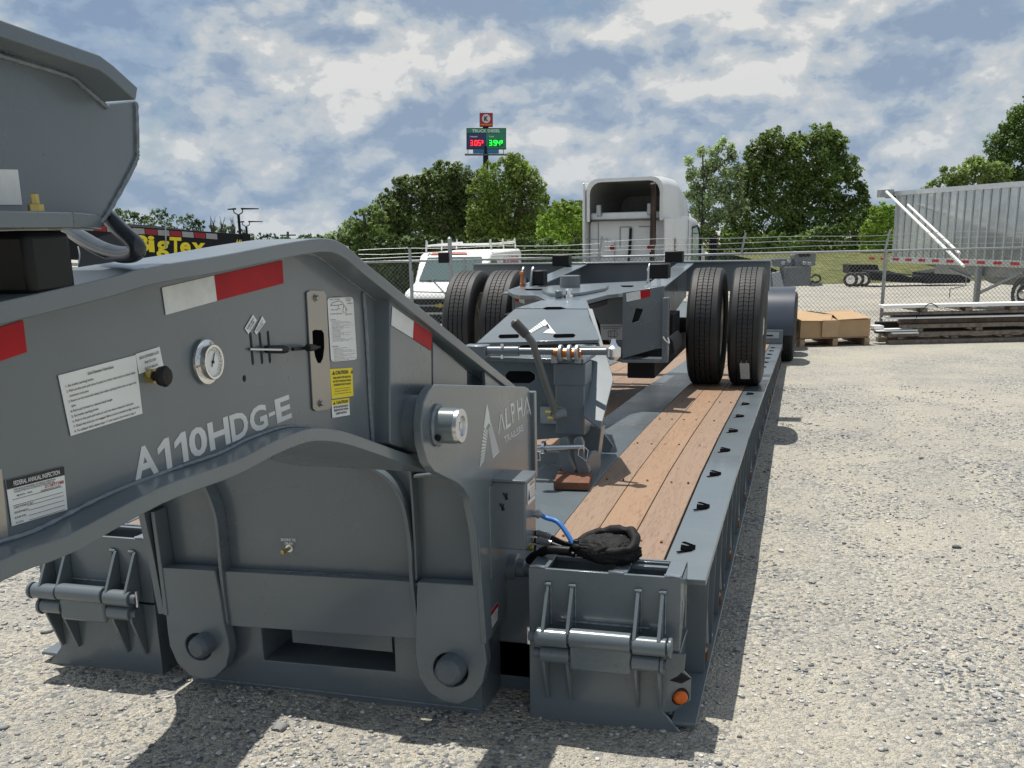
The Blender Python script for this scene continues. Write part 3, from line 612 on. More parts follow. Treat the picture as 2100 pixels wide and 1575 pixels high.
# ---- pedestal front
YP = 3.05
Bp = dict(Y=YP)
obj('front_panel', prism([px(*q, Y=YP+.045) for q in ((312, 1000), (310, 1060), (330, 1168), (980, 1200), (976, 1090), (962, 1022), (940, 990), (900, 955), (870, 880), (600, 870), (420, 960))], (0, .016, 0)), grey, neck)
obj('lower_panel', prism([px(*q, Y=YP-.005) for q in ((452, 1171), (850, 1193), (856, 1310), (464, 1283))], (0, .03, 0)), grey, neck, .002)
lugL = [(325, 1164), (440, 1170), (452, 1230), (459, 1279), (468, 1313), (471, 1336), (464, 1367), (441, 1390), (414, 1393), (388, 1384), (363, 1359), (348, 1325), (344, 1298), (341, 1266), (336, 1230)]
lugR = [(856, 1194), (980, 1201), (987, 1262), (993, 1321), (998, 1359), (990, 1401), (970, 1431), (940, 1445), (910, 1439), (879, 1420), (860, 1390), (852, 1348), (852, 1310)]
for lug, hc, r in ((lugL, (407, 1327), .055), (lugR, (924, 1374), .0635)):
    c = px(*hc, Y=YP-.03); obj('hook_lug', prism([px(*q, Y=YP-.03) for q in lug], (0, .05, 0), [circ(c, r, (1, 0, 0), (0, 0, 1), 32)]), grey, neck, .003)
def rib(pts, w=.016, dep=.062, y0=YP-.018): 
    P = curvepts([px(*q, Y=y0) for q in pts], 6); bm = B(); rows = []; n = len(P)
    for i, p in enumerate(P):
        d = (P[min(i+1, n-1)]-P[max(i-1, 0)]).normalized(); s = Vector((d.z, 0, -d.x))*(w/2)
        rows.append([bm.verts.new(p+s), bm.verts.new(p-s), bm.verts.new(p-s+Vector((0, dep, 0))), bm.verts.new(p+s+Vector((0, dep, 0)))])
    for q, s in zip(rows, rows[1:]):
        for k in range(4): bm.faces.new((q[k], q[(k+1) % 4], s[(k+1) % 4], s[k]))
    bm.faces.new(rows[0]); bm.faces.new(rows[-1][::-1]); return obj('rib', bm, grey, neck, .002)
rib([(705, 942), (760, 962), (797, 987), (822, 1029), (833, 1073), (840, 1130), (842, 1180), (850, 1250), (856, 1312)], .013)
rib([(838, 945), (843, 1000), (848, 1080), (853, 1190)], .009, .05, YP-.004)
rib([(385, 950), (420, 1005), (440, 1060), (447, 1120), (452, 1175), (458, 1230), (465, 1280)], .014)
rib([(936, 985), (960, 1022), (975, 1090), (983, 1200), (988, 1262), (992, 1320)], .018, .075, YP-.034)
rib([(312, 1050), (322, 1120), (330, 1180), (340, 1262)], .016, .075, YP-.034)
rib([(848, 978), (900, 974), (930, 984)], .010, .05, YP-.005)
def lip(q0, q1, h=.010): obj('ledge', beam(B(), px(*q0, Y=YP+.02), px(*q1, Y=YP+.02), .048, h, up=(0, 0, 1)), grey, neck, .002)
lip((332, 1166), (440, 1171)); lip((456, 1172), (838, 1190)); lip((856, 1194), (978, 1200))
bead(None, .006, P=[px(x, y, Y=YP+.038) for x, y in ((336, 1160), (380, 1163), (436, 1166))]); bead(None, .005, P=[px(x, y, Y=YP+.038) for x, y in ((462, 1167), (600, 1174), (835, 1186))]); bead(None, .006, P=[px(x, y, Y=YP+.038) for x, y in ((862, 1189), (920, 1193), (972, 1196))])
# oil drain fitting
d0 = px(594, 1124, Y=YP+.045)
obj('drain_flange', a_lathe(B(), [(0, .015), (.004, .0145), (.005, .008)], d0, NY, 18), zinc, neck)
obj('drain_plug', a_lathe(B(), [(.004, .007), (.03, .0065), (.03, .0085), (.042, .0085), (.043, .003)], d0, Vector((-.18, -1, -.1)), 12), brass, neck)
text_obj('lettering', [("ENGINE OIL", px(577, 1109, Y=YP+.045), px(608, 1110, Y=YP+.045), px(577, 1103, Y=YP+.045)), ("DRAIN", px(585, 1116, Y=YP+.045), px(602, 1117, Y=YP+.045), px(585, 1111, Y=YP+.045))], NY, whitelet, neck, bold=.02, off=.003)
# ---- swing-up nose box over the neck
XN = XW
def Nx(pts, X): return pxs(pts, X=X)
NT = [(-500, -160), (0, 40), (100, 76), (205, 113), (233, 134), (283, 180)]
P = Nx(NT, XF)
obj('nose_top_plate', strip(B(), NT, XF, -2.15, .022), grey, neck, .002)
side = [(XN, v.y, v.z-.02) for v in P]+[tuple(v) for v in Nx([(281, 205), (283, 300), (279, 335), (262, 370), (222, 440), (205, 462), (190, 462), (0, 462), (-500, 480)], XN)]
obj('nose_side_plate', prism([Vector(v) for v in side], (-.02, 0, 0)), grey, neck, .003)
obj('nose_side_plate', prism([Vector((-2.1, v[1], v[2])) for v in side], (-.02, 0, 0)), grey, neck)
bead(None, .004, P=[Vector((XN+.003, v.y, v.z-.026)) for v in P]); bead([(279, 210), (281, 300), (276, 335), (225, 430), (205, 458)], .004, XN+.002)
pl = Nx([(-500, 432), (0, 431), (150, 434), (207, 449)], XF+.01)
zpl = px(0, 431, X=XF+.01).z
obj('nose_base_plate', box((-2.2, -.3, zpl-.024), (XF+.01, px(150, 433, X=XF+.01).y, zpl)), grey, neck, .003)
obj('nose_base_corner', prism([Vector((XF+.01, px(150, 433, X=XF+.01).y, zpl)), Vector((-1.10, px(208, 448, X=-1.10).y, zpl)), Vector((-1.9, px(208, 448, X=-1.10).y, zpl)), Vector((-1.9, px(150, 433, X=XF+.01).y, zpl))], (0, 0, -.024)), grey, neck, .003)
decal('white_tape', [(-60, 420), (43, 420), (34, 348), (-60, 346)], whitetape, X=XN)
b0 = px(72, 430, X=-1.06); fz = zpl
fb = obj('fitting', a_lathe(B(), [(0, .011), (.010, .011), (.011, .006), (.024, .006), (.025, .003)], Vector((-1.07, px(74, 430, X=-1.07).y, zpl)), (0, 0, 1), 6), brass, neck)
kx = -1.06; ky = px(88, 590, X=kx).y; ky2 = px(160, 585, X=kx).y; kz = px(125, 592, X=kx).z
obj('rubber_bumper', box((kx-.5, ky-.02, kz-.01), (kx, ky2, zpl-.026)), black, neck, .012)
hs_ = curvepts([px(196, 430, d=1.80), px(222, 446, d=1.76), px(250, 474, d=1.72), px(277, 500, d=1.69), px(281, 514, d=1.69), px(266, 522, d=1.72), px(240, 521, d=1.77), px(205, 509, d=1.84), px(168, 488, d=1.92), px(140, 470, d=2.0)], 8)
obj('safety_chain_loop', tube(hs_, .0140, seg=16), mat('blue_grey_gloss', (.022, .028, .034), .24, spec=.5, var=.4, vscale=9), neck)
obj('hanging_wire', tube(curvepts([px(160, 505, d=2.2), px(164, 525, d=2.2), px(160, 545, d=2.2)], 5), .0015, seg=5), zinc, neck)
# ============================================================ LOWBOY TRAILER (deck, front bolster, ramp boxes, side beams, rear wheels)
CX = -1.6135
trl = thing('lowboy_trailer', 'long blue-grey lowboy trailer with hardwood deck boards lying on the gravel', 'lowboy trailer', (CX, 8, 0))
def zd(Y): return float(np.interp(Y, [3.3, 4.8, 6.0, 8.0, 11.0, 14.4], [.470, .490, .470, .400, .262, .105]))
def zbm(Y): return float(np.interp(Y, [3.1, 5.0, 8.0, 11, 14.4], [.02, .03, .0, -.06, -.15]))
def mir(v): return Vector((2*CX-v[0], v[1], v[2]))
def runner(X0, X1, Y0, Y1, zf, th, step=.5, m=grey, name='deck_plate', bevel=.003, dz=0.0):
    ys = list(np.arange(Y0, Y1, step))+[Y1]; bm = B(); rows = []
    for y in ys: z = zf(y)+dz; rows.append([bm.verts.new(p) for p in ((X0, y, z), (X1, y, z), (X1, y, z-th), (X0, y, z-th))])
    for q, s in zip(rows, rows[1:]):
        for k in range(4): bm.faces.new((q[k], q[(k+1) % 4], s[(k+1) % 4], s[k]))
    bm.faces.new(rows[0]); bm.faces.new(rows[-1][::-1]); return obj(name, bm, m, trl, bevel)
YD0, YD1 = 3.36, 14.3
for s in (0, 1):
    f = (lambda x: x) if s == 0 else (lambda x: 2*CX-x)
    runner(f(-.287), f(-.452), YD0, YD1, zd, .022, name='side_rail')
    runner(f(-.925), f(-1.255), YD0, YD1, zd, .02, name='main_beam_plate')
    runner(f(-.372), f(-.388), YD0-.2, YD1, lambda y: zd(y)-.024, .40, name='side_web', dz=0)
    runner(f(-.287), f(-.372), YD0-.22, YD1, lambda y: zbm(y)+.012, .014, name='lower_flange')
    for k in range(3):
        xa = -.460-.155*k; 
        for (y0, y1) in ((YD0, 9.52), (9.53, YD1)):
            runner(f(xa), f(xa-.151), y0, y1, zd, .036, m=wood, name='deck_board', dz=random.uniform(-.002, .003), bevel=.002)
    # bolt heads along the boards
    sb = B()
    for y in np.arange(3.75, 13, .92):
        for k in range(3):
            for e in ((.035, .115) if (k+int(y*7)) % 3 else (.075,)): cyl(sb, (f(-.460-.155*k-e), y+random.uniform(-.01, .01), zd(y)+.002), (f(-.460-.155*k-e), y, zd(y)+.0048), .0055, 7)
    tag(obj('bolt_heads', sb, rust, trl), kind='stuff')
    # stake pockets, side gussets, lashing rings
    ysp = [3.70, 4.28, 4.88, 5.49, 6.12, 6.75, 7.38, 8.0, 8.7, 9.3, 9.9, 10.5, 11.1, 11.7, 12.3, 12.9, 13.5]
    for y in ysp:
        z = zd(y)+.0025; xo = f(-.385); q = -1 if s else 1; bm = B(); qq = q; q *= .62
        a_prism(bm, [(xo-q*.045, y-0.0310, z), (xo+q*.02, y-0.0403, z), (xo+q*.042, y-0.0093, z), (xo+q*.036, y+0.0372, z), (xo-q*.01, y+0.0186, z), (xo-q*.052, y+0.0310, z)], (0, 0, .0015))
        a_prism(bm, [(xo-q*.055, y+0.0620, z), (xo-q*.0, y+0.0341, z), (xo+q*.03, y+0.0341, z), (xo-q*.035, y+0.0713, z)], (0, 0, .0015))
        a_prism(bm, [(xo-q*.065, y-0.0620, z), (xo-q*.0, y-0.0310, z), (xo+q*.03, y-0.0341, z), (xo-q*.05, y-0.0728, z)], (0, 0, .0015))
        tag(obj('stake_pocket', bm, hole_m, trl))
    for y in np.arange(3.55, 14.2, .305):
        zt_, zb_ = zd(y)-.022, zbm(y)+.013
        obj('side_gusset', prism([Vector((f(-.372), y, zb_)), Vector((f(-.300), y, zb_)), Vector((f(-.292), y, zt_)), Vector((f(-.372), y, zt_))], (0, .010, 0)), grey, trl)
    for y in np.arange(3.62, 14.0, .61):
        zt_, zb_ = zd(y)-.03, zbm(y)+.03; h = zt_-zb_; xo = f(-.325); q = -1 if s else 1
        pp = curvepts([(xo, y-.06, zt_-.03), (xo+q*.012, y-.055, zb_+.10), (xo+q*.018, y-.03, zb_+.055), (xo+q*.018, y+.05, zb_+.055), (xo+q*.012, y+.075, zb_+.12), (xo, y+.06, zt_-.03)], 4)
        rg = obj('lashing_ring', tube(pp, .011, seg=8), mat('ring_grey', (.17, .18, .18), .4, metal=.3, var=.2), trl)
        obj('ring_lug', a_box(B(), (xo+q*.02-.012, y+.005, zb_-.005), (xo+q*.02+.012, y+.045, zb_+.06)), rust, rg, .006)
        obj('flange_hole_glint', prism([Vector((f(-.312)+a*.010, y+.30+b*.024, zbm(y+.3)+.0135)) for a, b in ((-1, -.6), (-.4, -1), (1, -.8), (1, .6), (.4, 1), (-1, .8))], (0, 0, .001)), whites, trl)  # white patch on the flange paints the sunlight showing through a hole
# front plate deck, then timber between the main beams
runner(-1.257, 2*CX+1.257, YD0, 5.25, zd, .02, name='front_deck_plate', dz=-.0005)
nb_ = 4; wb = (1.97-1.26)/nb_
for k in range(nb_):
    for (y0, y1) in ((5.26, 8.4), (8.41, 11.6), (11.61, YD1)):
        runner(-1.262-wb*k, -1.262-wb*(k+1)+.004, y0, y1, zd, .03, step=.4, m=wood, name='deck_board', dz=-.012+random.uniform(-.002, .002), bevel=.002)
runner(-.93, 2*CX+.93, YD0, YD1, lambda y: zd(y)-.02, .012, name='under_floor', bevel=0, dz=-.035)
runner(-.39, -.93, YD0, YD1, lambda y: zd(y)-.04, .012, name='under_floor', bevel=0); runner(2*CX+.93, 2*CX+.39, YD0, YD1, lambda y: zd(y)-.04, .012, name='under_floor', bevel=0)
# rear: end riser, fender, rear wheels
YE = YD1
for s in (0, 1):
    f = (lambda x: x) if s == 0 else (lambda x: 2*CX-x)
    obj('rear_riser', box((min(f(-.29), f(-.95)), YE+.004, .02), (max(f(-.29), f(-.95)), YE+.05, .30)), grey, trl, .003)
    obj('riser_strip', box((min(f(-.34), f(-.95)), YE-.012, .19), (max(f(-.34), f(-.95)), YE+.003, .27)), mat('pale_plate', (.30, .34, .37), .35), trl)
    obj('strip_slot', box((min(f(-.42), f(-.93)), YE-.016, .215), (max(f(-.42), f(-.93)), YE-.0125, .235)), blackm, trl)
    P = [(YE+.10+.62-.62*math.cos(t), .22+.62*math.sin(t)) for t in np.linspace(0, math.pi*.62, 14)]
    bm = B(); x0, x1 = f(-.16), f(-.95); rows = [[bm.verts.new((x, y, z)) for x in (x0, x1)]+[bm.verts.new((x, y+.004, z-.006)) for x in (x1, x0)] for y, z in P]
    for q, r_ in zip(rows, rows[1:]):
        for k in range(4): bm.faces.new((q[k], q[(k+1) % 4], r_[(k+1) % 4], r_[k]))
    bm.faces.new(rows[0]); bm.faces.new(rows[-1][::-1]); obj('rear_fender', bm, mat('fender_blue', (.045, .055, .075), .3, var=.1), trl)
# ---- tyres
def tyre_mesh():
    nb, R0, w = 84, .485, .134
    prof = []   # (x, r, kind) kind 1: inner rib with sipes
    prof += [(-.085, .300, 0), (-.118, .325, 0), (-.136, .365, 0), (-.140, .400, 0), (-.134, .440, 0), (-.121, .470, 0), (-.112, .4795, 0)]
    def ribp(a, b, k): return [(a, .482, k), (b, .482, k)]
    prof += [(-.108, .4825, 0), (-.066, .4855, 0), (-.065, .470, 0), (-.059, .470, 0), (-.058, .486, 1), (-.024, .487, 1), (-.023, .472, 0), (-.018, .472, 0), (-.017, .487, 1), (.017, .487, 1), (.018, .472, 0), (.023, .472, 0), (.024, .487, 1), (.058, .486, 1), (.059, .470, 0), (.065, .470, 0), (.066, .4855, 0), (.108, .4825, 0)]
    prof += [(.112, .4795, 0), (.121, .470, 0), (.134, .440, 0), (.140, .400, 0), (.136, .365, 0), (.118, .325, 0), (.085, .300, 0)]
    bm = B(); rings = []
    for j in range(nb*4):
        i = j//4; k = j % 4; a = 2*math.pi*(i+[0, .86, .89, .97][k])/nb; ring = []
        for (x, r, kd) in prof:
            rr = r-(.0028 if (kd == 1 and k in (2, 3)) else 0); aa = a+(.010*math.sin(x*90) if kd else 0); ring.append(bm.verts.new((x, rr*math.cos(aa), rr*math.sin(aa))))
        rings.append(ring)
    n = len(rings)
    for j in range(n):
        q, s = rings[j], rings[(j+1) % n]
        for i in range(len(prof)-1): bm.faces.new((q[i], q[i+1], s[i+1], s[i]))
    return mesh_from_bm('tyre', bm, rubber, 25)
def rim_mesh(side):
    bm = B(); s = side; pr = [(-.10*s, .302), (-.105*s, .292), (-.07*s, .285), (-.04*s, .27), (.05*s, .265), (.085*s, .285), (.105*s, .300), (.10*s, .302)]
    rings = []
    for k in range(40):
        a = k*2*math.pi/40; rings.append([bm.verts.new((x, r*math.cos(a), r*math.sin(a))) for x, r in pr])
    for j in range(40):
        q, t = rings[j], rings[(j+1) % 40]
        for i in range(len(pr)-1): bm.faces.new((q[i], q[i+1], t[i+1], t[i]))
    a_lathe(bm, [(.02*s, .266), (.03*s, .20), (.06*s, .15), (.062*s, .10), (.12*s, .095), (.13*s, .06), (.13*s, .001)], (0, 0, 0), (1, 0, 0), 32)
    for k in range(10): a = k*.628; cyl(bm, (.058*s, .125*math.cos(a), .125*math.sin(a)), (.085*s, .125*math.cos(a), .125*math.sin(a)), .014, 6)
    return mesh_from_bm('rim', bm, mat('wheel_silver', (.62, .62, .58), .35, metal=.6, var=.08), 40)
TYM, RIM = tyre_mesh(), rim_mesh(1); RIM2 = rim_mesh(-1)
def wheel(parent, c, scale=1.0, side=1, rot=0.0):
    t = bpy.data.objects.new('wheel', TYM); C.objects.link(t); t.parent = parent
    if parent.type == 'EMPTY': t.matrix_parent_inverse = Matrix.Translation(-Vector(parent.location))
    t.location = c; t.scale = (scale,)*3; t.rotation_euler = (rot, 0, 0)
    r = bpy.data.objects.new('rim', RIM if side == 1 else RIM2); C.objects.link(r); r.parent = t; return t
for s in (0, 1):
    f = (lambda x: x) if s == 0 else (lambda x: 2*CX-x)
    for k in range(3):
        for xo in (-.27, -.60): wheel(trl, (f(xo), YE+.75+1.05*k, gz(f(xo), YE+.75+1.05*k)+.455), .94, 1 if s == 0 else -1, k*.7)
runner(-.95, 2*CX+.95, YE+.06, YE+4, lambda y: .42, .35, step=1, name='rear_frame')
# ---- front bolster block with slot and hook pins
YB = 3.10
fb_out = [px(395, 1400, Y=YB), px(990, 1466, Y=YB), Vector((px(990, 1466, Y=YB).x, YB, .36)), Vector((px(395, 1400, Y=YB).x, YB, .36))]
for v in fb_out[:2]: v.z = -.02
sl_ = [px(*q, Y=YB) for q in ((541, 1354), (811, 1378), (808, 1305), (535, 1282))]
obj('front_bolster', prism(fb_out, (0, .02, 0), [sl_]), grey, trl, .003)
bx = B(); x0, x1 = sl_[0].x, sl_[1].x; z0, z1 = sl_[0].z, sl_[2].z+.03
a_box(bx, (x0-.02, YB+.02, z0-.03), (x1+.02, YB+.22, z0-.001)); obj('slot_floor', bx, grey, trl)
obj('slot_back', box((x0-.02, YB+.22, z0-.03), (x1+.02, YB+.24, z1+.03)), grey, trl); obj('slot_side', box((x0-.02, YB+.021, z0), (x0-.002, YB+.219, z1)), grey, trl); obj('slot_side', box((x1+.002, YB+.021, z0), (x1+.02, YB+.219, z1)), grey, trl)
obj('slot_lip', box((px(590, 1290, Y=YB).x, YB+.03, px(590, 1316, Y=YB+.03).z), (px(796, 1300, Y=YB).x, YB+.045, z1+.05)), grey, trl)
obj('bolster_top', box((fb_out[0].x, YB+.02, .342), (fb_out[1].x, YB+.26, .36)), grey, trl); obj('bolster_end', box((fb_out[1].x-.02, YB+.021, -.02), (fb_out[1].x, YB+.26, .341)), grey, trl); obj('bolster_end', box((fb_out[0].x, YB+.021, -.02), (fb_out[0].x+.02, YB+.26, .341)), grey, trl)
for (hx, hy), r in (((401, 1333), .044), ((915, 1384), .052)):
    c = px(hx, hy, Y=YP-.10); c.y = YB
    pin = obj('hook_pin', a_lathe(B(), [(-.02, r), (.115, r), (.135, r*.93), (.148, r*.66), (.1485, .002)], c, NY, 10), mat('pin_grey', (.10, .12, .14), .45, var=.12), trl, .003)
    obj('pin_bore', a_lathe(B(), [(0, r*1.55), (.03, r*1.55)], c+Vector((0, -.002, .012)), NY, 24), blackm, trl)
obj('front_crossbeam', box((-1.04, 3.33, -.02), (-.86, 3.36, .185)), grey, trl); obj('front_crossbeam', box((2*CX+.86, 3.33, -.02), (2*CX+1.04, 3.36, .185)), grey, trl)
obj('front_riser', box((2*CX+.46, YD0-.03, .05), (-.46, YD0-.004, zd(YD0)-.03)), grey, trl)
# ---- flip-over ramp boxes at the two front corners
YR = 3.13
def P3(x, y, Y=YR): return px(x, y, Y=Y)
def ramp_box(s):
    f = (lambda v: Vector(v)) if s == 0 else mir
    def fp(pts): return [f(v) for v in pts]
    th = (0, .014, 0)
    nm = 'ramp_box'
    # upper flap: front plate, back plate, ends, top frame
    xl, xr = P3(1085, 1240).x, P3(1397, 1186).x; zt_ = P3(1240, 1175).z; zs = P3(1240, 1322).z; yb_ = YR+.185
    u = obj('ramp_flap', prism(fp([Vector((xl, YR, zs)), Vector((xr, YR, zs)), Vector((xr, YR, zt_)), Vector((xl, YR, zt_))]), th), grey, trl, .002)
    def bx(lo, hi, nm_, m=grey, par=u, bev=.002):
        a, b = f(lo), f(hi); o = obj(nm_, box([min(a[i], b[i]) for i in range(3)], [max(a[i], b[i]) for i in range(3)]), m, par, bev); return o
    bx((xl, yb_-.014, zs+.02), (xr, yb_, zt_-.001), 'back_plate')
    sp_ = fp([Vector((xr, YR+.015, zs)), Vector((xr, YR+.015, zt_)), Vector((xr, yb_, zt_)), Vector((xr, yb_, zt_-.07)), Vector((xr, YR+.09, zs+.08))])
    hl = [fp([Vector((xr, YR+a, zt_-b)) for a, b in ((.045, .10), (.06, .09), (.06, .17), (.045, .18))]), fp([Vector((xr, YR+a, zt_-b)) for a, b in ((.105, .055), (.12, .045), (.12, .12), (.105, .13))])]
    obj('end_plate', prism(sp_, (-.012 if s == 0 else .012, 0, 0), hl), grey, u)
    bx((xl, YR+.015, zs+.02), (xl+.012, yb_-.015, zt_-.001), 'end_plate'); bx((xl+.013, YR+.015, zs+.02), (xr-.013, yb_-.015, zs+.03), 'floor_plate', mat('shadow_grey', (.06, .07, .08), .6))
    for a, b, nm_ in ((xl+.0, xl+.065, 'top_bar'), (xl+.285, xl+.335, 'top_bar'), (xr-.055, xr, 'top_bar')): bx((a, YR+.0145, zt_-.012), (b, yb_-.0145, zt_+.0025), nm_)
    bx((xl+.336, YR+.095, zt_-.012), (xr-.056, YR+.115, zt_+.001), 'cross_bar'); bx((xl+.336, YR+.145, zt_-.012), (xr-.056, YR+.155, zt_+.001), 'cross_bar'); bx((xl+.066, YR+.13, zt_-.012), (xl+.284, YR+.15, zt_+.001), 'cross_bar')
    for a in (xl+.03, xl+.30, xr-.03): obj('weld_bead', a_tube(B(), [f((a-.025, YR+.006, zt_+.003)), f((a, YR+.004, zt_+.006)), f((a+.025, YR+.006, zt_+.003))], .006, seg=6), zinc, u)
    # hinge fins and tubes
    xs = [P3(1121, 1196).x, P3(1171, 1200).x, P3(1306, 1212).x, P3(1356, 1214).x]; zfin = P3(1171, 1200).z; zt1 = zs+.045; yt = YR-.075
    for x in xs:
        v = fp([Vector((x, YR-.001, zfin)), Vector((x, YR-.004, zt1-.03)), Vector((x, YR-.085, zt1-.01)), Vector((x, YR-.095, zt1+.02)), Vector((x, YR-.012, zfin))])
        obj('hinge_fin', prism(v, (.012, 0, 0)), grey, u, .002)
    def tb(a, b, z, y=yt, r=.031, nm_='hinge_tube', m=grey, seg=26):
        return obj(nm_, cyl(B(), f((a, y, z)), f((b, y, z)), r, seg), m, u, .003)
    tb(xs[0]-.02, xs[1]+.006, zt1-.004); tb(xs[1]+.014, xs[2]-.006, zt1+.001, r=.033); tb(xs[2]+.002, xs[3]+.03, zt1-.004)
    tb(xs[0]-.045, xs[3]+.045, zt1-.004, r=.018, nm_='hinge_pin', m=mat('pin_grey', (.10, .12, .14), .45, var=.12)); tb(xs[3]+.036, xs[3]+.048, zt1-.004, r=.034, nm_='pin_washer')
    cb_ = f((xs[0]-.045, yt, zt1-.004)); obj('pin_bolt', cyl(B(), cb_+Vector((0, 0, -.03)), cb_+Vector((0, 0, .03)), .006, 8), zinc, u)
    # lower box
    lowp = [P3(1087, 1469), P3(1404, 1504), P3(1360, 1461), P3(1372, 1396), P3(1390, 1387), P3(1403, 1374), P3(1406, 1343), P3(1086, 1326)]
    lowp[0].z = -.02; lowp[1].z = -.02
    for v in lowp[-2:]: v.z = zs-.010
    lw = obj('ramp_base', prism(fp(lowp), th), grey, trl, .002)
    zt2 = zt1-.068
    def bl(lo, hi, nm_, m=grey, bev=.002): return bx(lo, hi, nm_, m, lw, bev)
    bl((xl, YR+.015, -.02), (xl+.012, yb_+.05, zs-.011), 'base_end'); bl((xl+.012, YR+.015, zs-.024), (xr, yb_+.05, zs-.012), 'base_top')
    # slanted outer corner plate carrying the marker lamp
    cpl = [P3(1372, 1396, YR+.01), P3(1360, 1461, YR+.01), P3(1380, 1459, YR+.03), P3(1416, 1436, YR+.07), P3(1417, 1391, YR+.07), P3(1402, 1376, YR+.03)]
    if s == 0: mk = obj('lamp_bracket', prism(fp(cpl), (0, .006, 0)), grey, lw)
    if s == 0: obj('bracket_opening', prism(fp([P3(1374, 1396, YR-.0), P3(1392, 1377, YR-.0), P3(1417, 1392, YR+.05), P3(1398, 1402, YR+.02)]), (0, .003, 0)), blackm, lw)
    c = f(P3(1394, 1427, YR+.04)); ax = Vector((.34 if s == 0 else -.34, -1, 0))
    ml = lw if s else obj('lamp_grommet', a_lathe(B(), [(0, .031), (.012, .031), (.016, .026)], c-ax*.004, ax, 30), black, lw)
    if s == 0: obj('amber_lamp', a_lathe(B(), [(.012, .0255), (.022, .024), (.028, .018), (.030, .002)], c-ax*.004, ax, 28), orange, ml)
    ls_ = [(xs[0]-.005, xs[1]+.008, .024), (xs[2]-.002, xs[3]+.01, .026)]
    for a, b, r in ls_: obj('lower_hinge_tube', cyl(B(), f((a, yt+.012, zt2)), f((b, yt+.012, zt2)), .029, 26), grey, lw, .003)
    bl((xs[1]+.012, yt-.014, zt2-.045), (xs[2]-.004, yt+.010, zt2+.05), 'hinge_link', bev=.012)
    obj('lower_pin', cyl(B(), f((xs[0]-.03, yt+.012, zt2)), f((xs[3]+.03, yt+.012, zt2)), .017, 14), mat('pin_grey', (.10, .12, .14), .45, var=.12), lw)
    obj('pin_washer', cyl(B(), f((xs[3]+.012, yt+.012, zt2-.002)), f((xs[3]+.022, yt+.012, zt2-.002)), .034, 22), grey, lw)
    for x in (xs[0]-.002, xs[1]-.004, xs[2]+.004, xs[3]-.0):
        v = fp([Vector((x, YR-.001, zt2+.01)), Vector((x, YR-.001, zt2-.19)), Vector((x, YR-.014, zt2-.19)), Vector((x, YR-.075, zt2-.035)), Vector((x, YR-.075, zt2+.01))])
        obj('hinge_fin', prism(v, (.010, 0, 0)), grey, lw, .002)
for s in (0, 1): ramp_box(s)
def seam(P, r=.0038, par=None, name='weld_seam'):
    P = [Vector(p) for p in P]; Q_ = []
    for a, b in zip(P, P[1:]):
        k = max(2, int((b-a).length/.012)); Q_ += [a.lerp(b, i/k) for i in range(k)]
    Q_.append(P[-1]); obj(name, a_tube(B(), Q_, r, seg=6, rs=[r*(.7+.6*abs(math.sin(i*2.1))) for i in range(len(Q_))]), grey2, par or trl)
for s in (0, 1):
    f = (lambda v: Vector(v)) if s == 0 else mir
    xl, xr = P3(1085, 1240).x, P3(1397, 1186).x; zs = P3(1240, 1322).z
    for x, zf in ((P3(1121, 1196).x, P3(1171, 1200).z), (P3(1171, 1200).x, P3(1171, 1200).z), (P3(1306, 1212).x, P3(1171, 1200).z), (P3(1356, 1214).x, P3(1171, 1200).z)):
        seam([f((x+.015, YR-.003, zf-.005)), f((x+.015, YR-.003, zs+.06))], .003); seam([f((x-.006, YR-.008, zf+.002)), f((x+.018, YR-.008, zf+.002))], .005)
    seam([f((xl+.10, YR-.004, zs+.075)), f((xr-.10, YR-.004, zs+.075))], .0035)
seam([Vector((fb_out[0].x+.01, YB-.003, .018)), Vector((fb_out[1].x-.01, YB-.003, .018))], .003)

# little valve handle and bracket on the side rail ahead of the first ring
vb = px(1432, 1320, X=-.36)
obj('rail_bracket', a_box(B(), tuple(vb+Vector((-.01, -.03, -.02))), tuple(vb+Vector((.03, .03, .03)))), grey, trl, .006); obj('bracket_screw', cyl(B(), vb+Vector((.02, 0, -.05)), vb+Vector((.02, 0, -.01)), .008, 8), rust, trl)

# ============================================================ bag, hoses
hose_t = thing('hydraulic_hoses', 'black sleeved hose bundle with blue air line from the grey control box into the bag', 'hoses', (-.8, 3.3, .6))
c0 = px(1081, 1068, X=xb); c0.y += .09
obj('air_fitting', a_lathe(B(), [(0, .012), (.010, .012), (.011, .016), (.022, .016), (.023, .011), (.03, .010)], c0, (1, 0, 0), 6), galv, hose_t)
bl_ = curvepts([c0+Vector((.02, 0, 0)), px(1120, 1062, Y=3.30), px(1143, 1070, Y=3.28), px(1160, 1090, Y=3.26), px(1175, 1115, Y=3.24)], 8)
obj('blue_air_line', tube(bl_, .0085, seg=12), blue_hose, hose_t)
for k, (ya_, yb2, oz) in enumerate(((1092, 1108, 0), (1107, 1118, .0), (1122, 1126, 0))):
    s0 = px(1080, ya_, Y=3.31-.02*k); 
    obj('brass_fitting', a_lathe(B(), [(0, .012), (.02, .012), (.021, .009), (.05, .009)], s0, (1, 0, -.06), 6), brass, hose_t)
    P = curvepts([s0+Vector((.03, 0, 0)), px(1120, ya_+5, Y=3.30-.02*k), px(1150, yb2+4, Y=3.28-.02*k), px(1178, yb2+12, Y=3.26-.02*k)], 8)
    obj('hose', tube(P, .0095, seg=12), black, hose_t)
    sp_ = B()
    for i in range(3, 12):
        d_ = (P[min(i+1, len(P)-1)]-P[i]).normalized(); a_lathe(sp_, [(-.0022, .0095), (-.002, .0135), (.002, .0135), (.0022, .0095)], P[i], d_, 12)
    tag(obj('spring_guard', sp_, zinc, hose_t), kind='stuff')
